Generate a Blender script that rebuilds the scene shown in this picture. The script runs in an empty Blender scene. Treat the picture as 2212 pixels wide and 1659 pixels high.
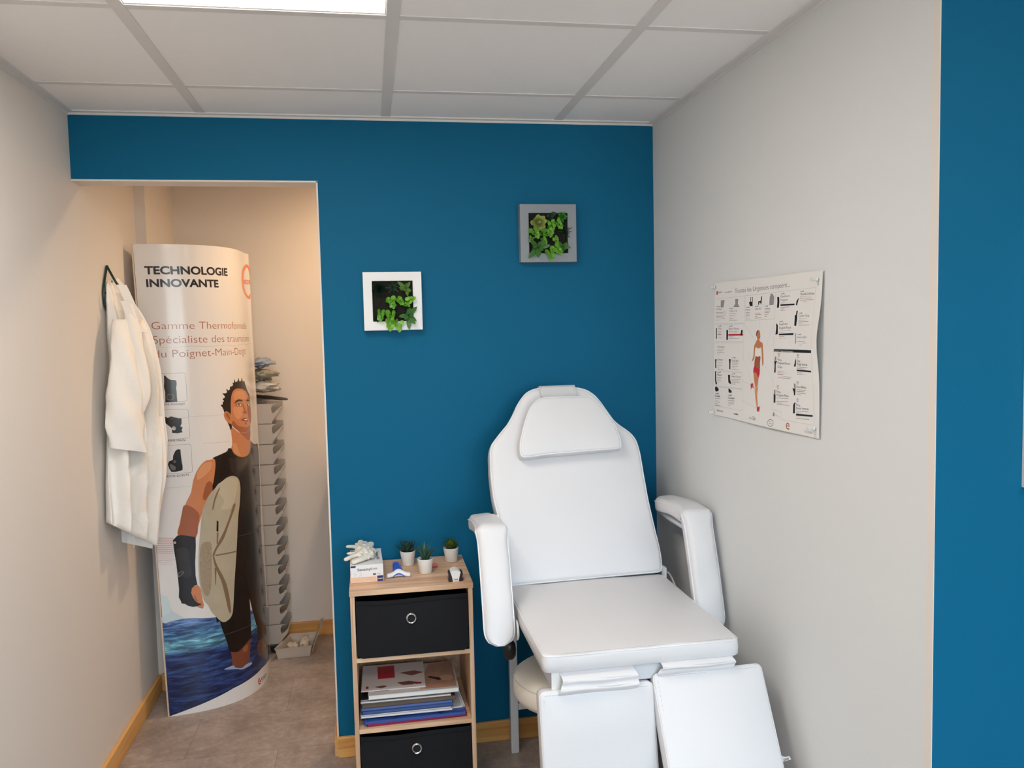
import bpy, bmesh, math, random
from mathutils import Vector, Matrix, noise
from mathutils.geometry import tessellate_polygon

# ------------------------------------------------------------------ camera
SC = bpy.context.scene
COL = SC.collection
CAM_C = Vector((1.08865, -2.89014, 1.50782))
CAM_R = Vector((0.98505, -0.17075, -0.02277))
CAM_U = Vector((0.03416, 0.06406, 0.99736))
CAM_F = Vector((0.16884, 0.98323, -0.06894))
cam_data = bpy.data.cameras.new('camera')
cam_data.sensor_fit = 'HORIZONTAL'
cam_data.sensor_width = 36.0
cam_data.lens = 1773.95 / 2212 * 36.0
cam_data.clip_start = 0.05
cam = bpy.data.objects.new('camera', cam_data)
COL.objects.link(cam)
m = Matrix((CAM_R, CAM_U, -CAM_F)).transposed().to_4x4()
m.translation = CAM_C
cam.matrix_world = m
SC.camera = cam

# ------------------------------------------------------------------ world, lights, exposure
SC.view_settings.view_transform = 'Standard'
SC.view_settings.look = 'None'
SC.view_settings.gamma = 1.0
SC.view_settings.use_curve_mapping = False
SC.view_settings.exposure = 0.26

W = bpy.data.worlds.new('sky')
SC.world = W
W.use_nodes = True
# hazy bright sky over a dimmer ground, seen by the room only through its window
_n = W.node_tree.nodes; _l = W.node_tree.links
_tc = _n.new('ShaderNodeTexCoord'); _sx = _n.new('ShaderNodeSeparateXYZ'); _l.new(_tc.outputs['Generated'], _sx.inputs[0])
_mr = _n.new('ShaderNodeMapRange'); _mr.inputs['From Min'].default_value = -0.06; _mr.inputs['From Max'].default_value = 0.16
_l.new(_sx.outputs['Z'], _mr.inputs['Value'])
_mx = _n.new('ShaderNodeMix'); _mx.data_type = 'RGBA'
_mx.inputs['A'].default_value = (0.48, 0.50, 0.48, 1); _mx.inputs['B'].default_value = (0.62, 0.83, 1.0, 1)
_l.new(_mr.outputs[0], _mx.inputs['Factor']); _l.new(_mx.outputs['Result'], _n['Background'].inputs[0])
_n['Background'].inputs[1].default_value = SKY = 9.6

def area(name, loc, rot, sx, sy, power, color, spread=180):
    l = bpy.data.lights.new(name, 'AREA')
    l.shape = 'RECTANGLE'; l.size = sx; l.size_y = sy
    l.energy = power; l.color = color; l.spread = math.radians(spread)
    o = bpy.data.objects.new(name, l)
    o.location = loc; o.rotation_euler = rot
    COL.objects.link(o)
    return o
# daylight entering through the window of the wall behind the camera
portal = area('window_portal', (1.80, -4.58, 1.45), (math.radians(90), 0, 0), 1.9, 1.4, 1, (1, 1, 1))
portal.data.cycles.is_portal = True
LED_STRENGTH = 12.0
LED_COLOR = (1.0, 0.925, 0.85, 1)
NOOK_POWER = 9
# ------------------------------------------------------------------ room measures (metres)
XL, XR, XB, XJ, HO, Y1, Y2, HC = 0.15721, 2.12194, 1.16728, 0.93146, 2.01531, -0.31435, -0.93537, 2.23075
TW = 0.09          # thickness of the teal wall
YN = 1.222         # back wall of the nook
XN = 0.200         # left wall of the nook
YP = 0.722         # where the left wall meets the pillar
YS = -1.525        # face of the blue side wall
YF = -4.60         # wall behind the camera
XF = 4.30          # far right wall

# ------------------------------------------------------------------ materials
MATS = {}
def mat(name, color, rough=0.5, metal=0.0, spec=0.5, var=0.03, vscale=6.0, bump=0.0, bscale=80.0, coat=0.0, trans=0.0, emit=None, alpha=1.0, sss=0.0, obj_coords=True, sheen=0.0, stretch=None, dist=0.01):
    if name in MATS: return MATS[name]
    M = bpy.data.materials.new(name); M.use_nodes = True
    nt = M.node_tree; n = nt.nodes; l = nt.links
    b = n['Principled BSDF']
    tc = n.new('ShaderNodeTexCoord')
    mp = n.new('ShaderNodeMapping'); l.new(tc.outputs['Object'], mp.inputs[0])
    if stretch: mp.inputs['Scale'].default_value = stretch
    nz = n.new('ShaderNodeTexNoise'); nz.inputs['Scale'].default_value = vscale; nz.inputs['Detail'].default_value = 4
    l.new(mp.outputs[0], nz.inputs[0])
    mx = n.new('ShaderNodeMix'); mx.data_type = 'RGBA'
    c = color if len(color) == 4 else (*color, 1)
    mx.inputs['A'].default_value = tuple(max(0, x * (1 - var)) for x in c[:3]) + (1,)
    mx.inputs['B'].default_value = tuple(min(1, x * (1 + var)) for x in c[:3]) + (1,)
    l.new(nz.outputs[0], mx.inputs['Factor'])
    l.new(mx.outputs['Result'], b.inputs['Base Color'])
    b.inputs['Roughness'].default_value = rough
    b.inputs['Metallic'].default_value = metal
    b.inputs['Specular IOR Level'].default_value = spec
    b.inputs['Coat Weight'].default_value = coat
    b.inputs['Transmission Weight'].default_value = trans
    b.inputs['Alpha'].default_value = alpha
    if sheen: b.inputs['Sheen Weight'].default_value = sheen
    if sss:
        b.inputs['Subsurface Weight'].default_value = sss
        b.inputs['Subsurface Radius'].default_value = (0.01, 0.012, 0.006)
        b.inputs['Subsurface Scale'].default_value = 0.3
    if emit:
        b.inputs['Emission Color'].default_value = (*emit[:3], 1)
        b.inputs['Emission Strength'].default_value = emit[3]
    if bump:
        n2 = n.new('ShaderNodeTexNoise'); n2.inputs['Scale'].default_value = bscale; n2.inputs['Detail'].default_value = 5
        l.new(mp.outputs[0], n2.inputs[0])
        bp = n.new('ShaderNodeBump'); bp.inputs['Strength'].default_value = bump; bp.inputs['Distance'].default_value = dist
        l.new(n2.outputs[0], bp.inputs['Height']); l.new(bp.outputs[0], b.inputs['Normal'])
    MATS[name] = M
    return M

def srgb(r, g, b):
    f = lambda c: c / 12.92 if c <= 0.04045 else ((c + 0.055) / 1.055) ** 2.4
    return (f(r / 255), f(g / 255), f(b / 255))

def ramp_nodes(M, fac_socket, stops):
    r = M.node_tree.nodes.new('ShaderNodeValToRGB')
    e = r.color_ramp.elements
    while len(e) < len(stops): e.new(0.5)
    for i, (p, c) in enumerate(stops):
        e[i].position = p; e[i].color = (*c, 1)
    M.node_tree.links.new(fac_socket, r.inputs[0])
    return r

def wood(name, light, dark, axis='X', scale=1.0, rough=0.45):
    M = bpy.data.materials.new(name); M.use_nodes = True
    nt = M.node_tree; n = nt.nodes; l = nt.links; b = n['Principled BSDF']
    tc = n.new('ShaderNodeTexCoord'); mp = n.new('ShaderNodeMapping')
    s = {'X': (1.2, 22, 22), 'Y': (22, 1.2, 22), 'Z': (22, 22, 1.2)}[axis]
    mp.inputs['Scale'].default_value = tuple(v * scale for v in s)
    l.new(tc.outputs['Object'], mp.inputs[0])
    a = n.new('ShaderNodeTexNoise'); a.inputs['Scale'].default_value = 1.6; a.inputs['Detail'].default_value = 6; a.inputs['Distortion'].default_value = 1.2
    l.new(mp.outputs[0], a.inputs[0])
    r = ramp_nodes(M, a.outputs[0], [(0.30, dark), (0.46, tuple((x + y) / 2 for x, y in zip(light, dark))), (0.58, light), (0.8, light)])
    c2 = n.new('ShaderNodeTexNoise'); c2.inputs['Scale'].default_value = 9; c2.inputs['Detail'].default_value = 3
    l.new(mp.outputs[0], c2.inputs[0])
    mx = n.new('ShaderNodeMix'); mx.data_type = 'RGBA'; mx.blend_type = 'MULTIPLY'; mx.inputs['Factor'].default_value = 0.25
    l.new(r.outputs[0], mx.inputs['A']); l.new(c2.outputs[0], mx.inputs['B'])
    l.new(mx.outputs['Result'], b.inputs['Base Color'])
    b.inputs['Roughness'].default_value = rough
    bp = n.new('ShaderNodeBump'); bp.inputs['Strength'].default_value = 0.15; bp.inputs['Distance'].default_value = 0.002
    l.new(a.outputs[0], bp.inputs['Height']); l.new(bp.outputs[0], b.inputs['Normal'])
    return M

def floor_material():
    M = bpy.data.materials.new('vinyl_floor'); M.use_nodes = True
    nt = M.node_tree; n = nt.nodes; l = nt.links; b = n['Principled BSDF']
    tc = n.new('ShaderNodeTexCoord'); mp = n.new('ShaderNodeMapping')
    mp.inputs['Location'].default_value = (-0.712 + 0.65 * 4, -0.10 + 0.305 * 20, 0)
    l.new(tc.outputs['Object'], mp.inputs[0])
    br = n.new('ShaderNodeTexBrick')
    br.inputs['Scale'].default_value = 1.0; br.inputs['Brick Width'].default_value = 0.65; br.inputs['Row Height'].default_value = 0.305
    br.inputs['Mortar Size'].default_value = 0.0011; br.inputs['Mortar Smooth'].default_value = 0.4
    br.offset = 0.5
    br.inputs['Color1'].default_value = (1, 1, 1, 1); br.inputs['Color2'].default_value = (0.93, 0.93, 0.93, 1); br.inputs['Mortar'].default_value = (0.55, 0.5, 0.48, 1)
    l.new(mp.outputs[0], br.inputs[0])
    a = n.new('ShaderNodeTexNoise'); a.inputs['Scale'].default_value = 5; a.inputs['Detail'].default_value = 8; a.inputs['Roughness'].default_value = 0.65
    l.new(tc.outputs['Object'], a.inputs[0])
    r = ramp_nodes(M, a.outputs[0], [(0.28, srgb(134, 119, 111)), (0.5, srgb(165, 150, 141)), (0.72, srgb(186, 172, 162))])
    a2 = n.new('ShaderNodeTexNoise'); a2.inputs['Scale'].default_value = 38; a2.inputs['Detail'].default_value = 6; a2.inputs['Roughness'].default_value = 0.7
    l.new(tc.outputs['Object'], a2.inputs[0])
    r2 = ramp_nodes(M, a2.outputs[0], [(0.3, (0.78, 0.78, 0.78)), (0.55, (1, 1, 1)), (0.74, (1.3, 1.28, 1.26))])
    m1 = n.new('ShaderNodeMix'); m1.data_type = 'RGBA'; m1.blend_type = 'MULTIPLY'; m1.inputs['Factor'].default_value = 1
    l.new(r.outputs[0], m1.inputs['A']); l.new(r2.outputs[0], m1.inputs['B'])
    m2 = n.new('ShaderNodeMix'); m2.data_type = 'RGBA'; m2.blend_type = 'MULTIPLY'; m2.inputs['Factor'].default_value = 1
    l.new(m1.outputs['Result'], m2.inputs['A']); l.new(br.outputs[0], m2.inputs['B'])
    l.new(m2.outputs['Result'], b.inputs['Base Color'])
    b.inputs['Roughness'].default_value = 0.42
    bp = n.new('ShaderNodeBump'); bp.inputs['Strength'].default_value = 0.2; bp.inputs['Distance'].default_value = 0.002
    l.new(a2.outputs[0], bp.inputs['Height']); l.new(bp.outputs[0], b.inputs['Normal'])
    return M

TEAL = mat('teal_paint', srgb(5, 96, 133), rough=0.6, spec=0.15, var=0.03, vscale=2.5, bump=0.12, bscale=260, dist=0.002)
GREYWALL = mat('grey_wall_paint', srgb(219, 221, 221), rough=0.7, spec=0.25, var=0.012, vscale=2, bump=0.10, bscale=240, dist=0.002)
WHITEWALL = mat('white_wall_paint', srgb(226, 218, 210), rough=0.7, spec=0.25, var=0.012, vscale=2, bump=0.10, bscale=240, dist=0.002)
CEIL = mat('ceiling_tile', srgb(245, 244, 243), rough=0.9, spec=0.1, var=0.012, vscale=30, bump=0.08, bscale=300, dist=0.002)
GRID = mat('ceiling_grid_metal', srgb(222, 220, 218), rough=0.6, spec=0.2)
FILLCUT_WALL = mat('fill_cut_wall_grey', srgb(120, 128, 134), rough=0.8, spec=0.2)  # invented darker tone for the unseen walls, to reduce bounced fill light
GAP = mat('dark_gap', (0.02, 0.02, 0.02), rough=0.9)
FLOOR = floor_material()
PINE_X = wood('pine_skirting_x', srgb(240, 184, 108), srgb(212, 148, 76), 'X', 0.8)
PINE_Y = wood('pine_skirting_y', srgb(240, 184, 108), srgb(212, 148, 76), 'Y', 0.8)
OAK_X = wood('oak_board_x', srgb(238, 200, 164), srgb(206, 160, 122), 'X', 1.0)
OAK_Z = wood('oak_board_z', srgb(234, 198, 164), srgb(196, 150, 114), 'Z', 1.0)
OAK_Y = wood('oak_board_y', srgb(214, 176, 142), srgb(186, 144, 110), 'Y', 1.0)
LEATHER = mat('white_leatherette', srgb(221, 220, 222), rough=0.42, spec=0.45, var=0.012, vscale=5, bump=0.4, bscale=9, dist=0.006)
PIPING = mat('white_piping', srgb(230, 230, 232), rough=0.3, spec=0.5)
STITCH = mat('stitching', srgb(176, 174, 174), rough=0.6)
WMETAL = mat('white_enamel', srgb(214, 217, 222), rough=0.35, spec=0.5)
BLACKP = mat('black_plastic', srgb(24, 22, 24), rough=0.35)
STEEL = mat('steel', srgb(190, 190, 194), rough=0.25, metal=1.0)
CHROME = mat('chrome', srgb(215, 216, 218), rough=0.16, metal=1.0)
FABRIC = mat('black_fabric', srgb(28, 28, 31), rough=0.85, spec=0.2, bump=0.3, bscale=420, dist=0.002)
FABRIN = mat('black_fabric_inside', srgb(22, 22, 25), rough=0.9, spec=0.1)
WHITEP = mat('white_plastic', srgb(236, 234, 230), rough=0.35)
PAPER = mat('white_paper', srgb(228, 226, 224), rough=0.6)
CERAM = mat('white_pot', srgb(232, 228, 222), rough=0.45, var=0.02, vscale=60)
SOIL = mat('dark_soil', srgb(22, 22, 12), rough=0.95, bump=0.8, bscale=90)
CLOTH = mat('white_cotton', srgb(243, 238, 231), rough=0.9, spec=0.15, bump=0.5, bscale=26, dist=0.006, sheen=0.1)
GLASS_BAG = mat('clear_film', srgb(225, 225, 222), rough=0.15, alpha=0.45)
BINM = mat('grey_bin_plastic', srgb(176, 166, 156), rough=0.3, spec=0.5)
BIND = mat('grey_bin_inner', srgb(120, 110, 102), rough=0.5)

# ------------------------------------------------------------------ helpers
class MB:
    def __init__(s): s.v = []; s.f = []; s.m = []; s.nv = []
    def add(s, vs, fs, mi=0):
        o = len(s.v); s.v += [tuple(v) for v in vs]
        for f in fs: s.f.append(tuple(i + o for i in f)); s.m.append(mi)
        return o
    def box(s, x0, x1, y0, y1, z0, z1, mi=0, M=None):
        vs = [Vector((x, y, z)) for z in (z0, z1) for x, y in ((x0, y0), (x1, y0), (x1, y1), (x0, y1))]
        if M: vs = [M @ v for v in vs]
        s.add(vs, [(3, 2, 1, 0), (4, 5, 6, 7), (0, 1, 5, 4), (1, 2, 6, 5), (2, 3, 7, 6), (3, 0, 4, 7)], mi)
    def tube(s, pts, r, mi=0, seg=8, closed=False, caps=True, squash=1.0, up=None):
        pts = [Vector(p) for p in pts]; n = len(pts)
        rs = r if isinstance(r, (list, tuple)) else [r] * n
        rings = []
        prev = None
        for i, p in enumerate(pts):
            a = pts[(i - 1) % n] if (closed or i > 0) else p
            b = pts[(i + 1) % n] if (closed or i < n - 1) else p
            t = (b - a)
            t = t.normalized() if t.length > 1e-9 else Vector((0, 0, 1))
            if prev is None:
                ref = Vector(up) if up else (Vector((0, 0, 1)) if abs(t.z) < 0.9 else Vector((1, 0, 0)))
                x = ref.cross(t).normalized()
            else:
                x = (prev - t * prev.dot(t)).normalized()
            prev = x; y = t.cross(x)
            rings.append([p + (x * math.cos(2 * math.pi * k / seg) + y * math.sin(2 * math.pi * k / seg) * squash) * rs[i] for k in range(seg)])
        o = len(s.v)
        for rg in rings: s.v += [tuple(q) for q in rg]
        m_ = n if closed else n - 1
        for i in range(m_):
            for k in range(seg):
                a = o + i * seg + k; b = o + i * seg + (k + 1) % seg
                c = o + ((i + 1) % n) * seg + (k + 1) % seg; d = o + ((i + 1) % n) * seg + k
                s.f.append((a, b, c, d)); s.m.append(mi)
        if caps and not closed:
            s.f.append(tuple(o + k for k in reversed(range(seg)))); s.m.append(mi)
            s.f.append(tuple(o + (n - 1) * seg + k for k in range(seg))); s.m.append(mi)
    def rings(s, rings, mi=0, cap0=True, cap1=True, closed=True):
        o = len(s.v); k = len(rings[0])
        for rg in rings: s.v += [tuple(q) for q in rg]
        for i in range(len(rings) - 1):
            for j in range(k if closed else k - 1):
                s.f.append((o + i * k + j, o + i * k + (j + 1) % k, o + (i + 1) * k + (j + 1) % k, o + (i + 1) * k + j)); s.m.append(mi)
        if cap0: s.f.append(tuple(o + j for j in reversed(range(k)))); s.m.append(mi)
        if cap1: s.f.append(tuple(o + (len(rings) - 1) * k + j for j in range(k))); s.m.append(mi)
    def lathe(s, prof, c=(0, 0, 0), seg=32, mi=0, M=None, cap0=True, cap1=True):
        rg = []
        for r, z in prof:
            q = [Vector((r * math.cos(2 * math.pi * k / seg), r * math.sin(2 * math.pi * k / seg), z)) for k in range(seg)]
            if M: q = [M @ v for v in q]
            rg.append([v + Vector(c) for v in q])
        s.rings(rg, mi, cap0, cap1)
    def build(s, name, mats, parent=None, smooth=40, bevel=0, bseg=2, origin=None, subsurf=0):
        me = bpy.data.meshes.new(name)
        off = Vector((0, 0, 0))
        if parent is not None: off = ROOTLOC.get(parent.name, Vector((0, 0, 0)))
        if origin is not None: off = Vector(origin)
        me.from_pydata([tuple(Vector(v) - off) for v in s.v], [], s.f)
        if not isinstance(mats, (list, tuple)): mats = [mats]
        for M in mats: me.materials.append(M)
        me.polygons.foreach_set('material_index', s.m)
        if smooth:
            me.polygons.foreach_set('use_smooth', [True] * len(me.polygons))
        me.update()
        me.validate()
        bmx = bmesh.new(); bmx.from_mesh(me)
        if not getattr(s, 'norecalc', False): bmesh.ops.recalc_face_normals(bmx, faces=bmx.faces)
        bmx.to_mesh(me); bmx.free()
        if s.nv and len(s.nv) == len(me.vertices): me.normals_split_custom_set_from_vertices([tuple(q) for q in s.nv])
        if smooth and smooth < 180: me.set_sharp_from_angle(angle=math.radians(smooth))
        o = bpy.data.objects.new(name, me); COL.objects.link(o)
        if bevel:
            b = o.modifiers.new('bevel', 'BEVEL'); b.width = bevel; b.segments = bseg; b.limit_method = 'ANGLE'; b.angle_limit = math.radians(40)
        if subsurf:
            b = o.modifiers.new('subsurf', 'SUBSURF'); b.levels = subsurf; b.render_levels = subsurf
        if parent is not None:
            o.parent = parent
            ROOTLOC[o.name] = off
        else:
            o.location = off
            ROOTLOC[o.name] = off
        return o

ROOTLOC = {}
def tag(o, label, cat, group=None):
    o['label'] = label; o['category'] = cat
    if group: o['group'] = group
    return o
def thing(name, label, cat, loc=(0, 0, 0), group=None):
    o = bpy.data.objects.new(name, None); COL.objects.link(o)
    o.empty_display_size = 0.05
    o.location = loc; ROOTLOC[o.name] = Vector(loc)
    return tag(o, label, cat, group)
def structure(o): o['kind'] = 'structure'; return o
def boxes(name, mats, bl, parent=None, **kw):
    b = MB()
    for q in bl: b.box(*q)
    return b.build(name, mats, parent, **kw)
def lerp(a, b, t): return a + (b - a) * t
def catmull(pts, n, closed=False):
    P = [Vector(p) for p in pts]; N = len(P); out = []
    segs = N if closed else N - 1
    for i in range(segs):
        p0 = P[(i - 1) % N] if closed or i > 0 else P[0] * 2 - P[1]
        p1 = P[i]; p2 = P[(i + 1) % N]
        p3 = P[(i + 2) % N] if closed or i + 2 < N else P[N - 1] * 2 - P[N - 2]
        for k in range(n):
            t = k / n
            out.append(0.5 * ((2 * p1) + (p2 - p0) * t + (2 * p0 - 5 * p1 + 4 * p2 - p3) * t * t + (3 * p1 - p0 - 3 * p2 + p3) * t ** 3))
    if not closed: out.append(P[-1])
    return out
def resample(pts, n, closed=True):
    P = [Vector(p) for p in pts]
    if closed: P = P + [P[0]]
    L = [0]
    for i in range(1, len(P)): L.append(L[-1] + (P[i] - P[i - 1]).length)
    out = []; j = 0
    for k in range(n):
        d = L[-1] * k / (n if closed else n - 1)
        while j < len(L) - 2 and L[j + 1] < d: j += 1
        t = (d - L[j]) / max(1e-9, L[j + 1] - L[j]); out.append(P[j].lerp(P[j + 1], t))
    return out

# text outlines as flat triangles, from the built-in typeface
_TXT = {}
def text_tris(s, bold=0.0):
    key = (s, bold)
    if key in _TXT: return _TXT[key]
    cu = bpy.data.curves.new('t', 'FONT'); cu.body = s; cu.size = 1.0; cu.offset = bold; cu.resolution_u = 3 if len(s) > 14 and abs(bold) < .01 else 5
    o = bpy.data.objects.new('t', cu); COL.objects.link(o)
    dg = bpy.context.evaluated_depsgraph_get(); dg.update()
    me = o.evaluated_get(dg).to_mesh()
    me.calc_loop_triangles()
    vs = [(v.co.x, v.co.y) for v in me.vertices]
    tr = [[vs[i] for i in t.vertices] for t in me.loop_triangles]
    o.evaluated_get(dg).to_mesh_clear()
    bpy.data.objects.remove(o); bpy.data.curves.remove(cu)
    xs = [p[0] for t in tr for p in t]; ys = [p[1] for t in tr for p in t]
    _TXT[key] = (tr, min(xs), max(xs), min(ys), max(ys))
    return _TXT[key]
def text_polys(s, p0, p1, h, bold=0.0, prefix=None):
    tr, x0, x1, y0, y1 = text_tris(s, bold)
    if prefix: x1 = x0 + text_tris(prefix, bold)[2] - text_tris(prefix, bold)[1]
    cap = 0.73 if s.lower() != s else (y1 - y0)
    base = 0 if s.lower() != s else y0
    ax = Vector((p1[0] - p0[0], p1[1] - p0[1])); w = ax.length; ax = ax / w; ay = Vector((-ax.y, ax.x))
    out = []
    for t in tr:
        q = []
        for (x, y) in t:
            P = Vector(p0) + ax * ((x - x0) / (x1 - x0) * w) + ay * ((y - base) / cap * h)
            q.append((P.x, P.y))
        out.append(q)
    return out
def stroke(pts, w, closed=False):
    out = []; P = [Vector(p) for p in pts]
    for a, b in zip(P[:-1], P[1:]):
        d = b - a
        if d.length < 1e-6: continue
        d.normalize(); n = Vector((-d.y, d.x)) * w / 2; e = d * w * 0.3
        out.append([tuple(a - e + n), tuple(a - e - n), tuple(b + e - n), tuple(b + e + n)])
    return out
def clip(poly, ax, val, keep_less):
    out = []
    for i in range(len(poly)):
        a = poly[i]; b = poly[(i + 1) % len(poly)]
        ia = a[ax] <= val if keep_less else a[ax] >= val
        ib = b[ax] <= val if keep_less else b[ax] >= val
        if ia: out.append(a)
        if ia != ib:
            t = (val - a[ax]) / (b[ax] - a[ax])
            out.append((a[0] + (b[0] - a[0]) * t, a[1] + (b[1] - a[1]) * t))
    return out
ROUNDED = ('skinm', 'skind', 'skinl', 'suit', 'suit2', 'board', 'board2', 'board3', 'board4', 'darkskin', 'legskin', 'mist', 'mist2', 'orange', 'lip', 'foam')
def print_art(mb, art, fmap, cu, cv, mi_of, base=0.0003, step=0.0001, umax=None):
    """lay flat printed shapes on a bent sheet; cu, cv are the sizes of the sheet's facets"""
    placed = []
    for it in art:
        if it[0] == 'p':
            P = [Vector((x, y, 0)) for x, y in it[2]]
            if it[1] in ROUNDED and len(P) > 5: P = catmull(P, 3, closed=True)
            tris = [[(P[i].x, P[i].y) for i in t] for t in (((0, 1, 2), (0, 2, 3)) if len(P) == 4 else tessellate_polygon([P]))]
        elif it[0] == 'l': tris = stroke(it[2], it[3])
        else: tris = text_polys(it[2], it[3], it[4], it[5], it[6], it[7] if len(it) > 7 else None)
        if umax: tris = [t for t in tris if max(p[0] for p in t) < umax]
        if not tris: continue
        xs = [p[0] for t in tris for p in t]; ys = [p[1] for t in tris for p in t]
        bb = (min(xs), max(xs), min(ys), max(ys))
        ly = 0
        for (b2, l2) in placed:
            if b2[0] <= bb[1] and b2[1] >= bb[0] and b2[2] <= bb[3] and b2[3] >= bb[2]: ly = max(ly, l2 + 1)
        placed.append((bb, ly)); off = base + step * ly; mi = mi_of(it[1])
        for t in tris:
            i0 = math.floor(min(p[0] for p in t) / cu); i1 = math.floor(max(p[0] for p in t) / cu)
            for i in range(i0, i1 + 1):
                q = clip(clip(t, 0, i * cu, False), 0, (i + 1) * cu, True) if i0 != i1 else t
                if len(q) < 3: continue
                j0 = math.floor(min(p[1] for p in q) / cv); j1 = math.floor(max(p[1] for p in q) / cv)
                for j in range(j0, j1 + 1):
                    r = clip(clip(q, 1, j * cv, False), 1, (j + 1) * cv, True) if j0 != j1 else q
                    if len(r) < 3: continue
                    o = len(mb.v); vs = [Vector(fmap(x, y, off)) for x, y in r]
                    nn = (Vector(fmap(r[0][0], r[0][1], .01)) - Vector(fmap(r[0][0], r[0][1], 0)))
                    g = Vector((0, 0, 0))
                    for kq in range(len(vs)): g += vs[kq].cross(vs[(kq + 1) % len(vs)])
                    if g.dot(nn) < 0: vs.reverse(); r = r[::-1]
                    mb.v += [tuple(q) for q in vs]
                    mb.nv += [(Vector(fmap(x, y, .01)) - Vector(fmap(x, y, 0))).normalized() for x, y in r]
                    mb.f.append(tuple(range(o, o + len(r)))); mb.m.append(mi)

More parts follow.
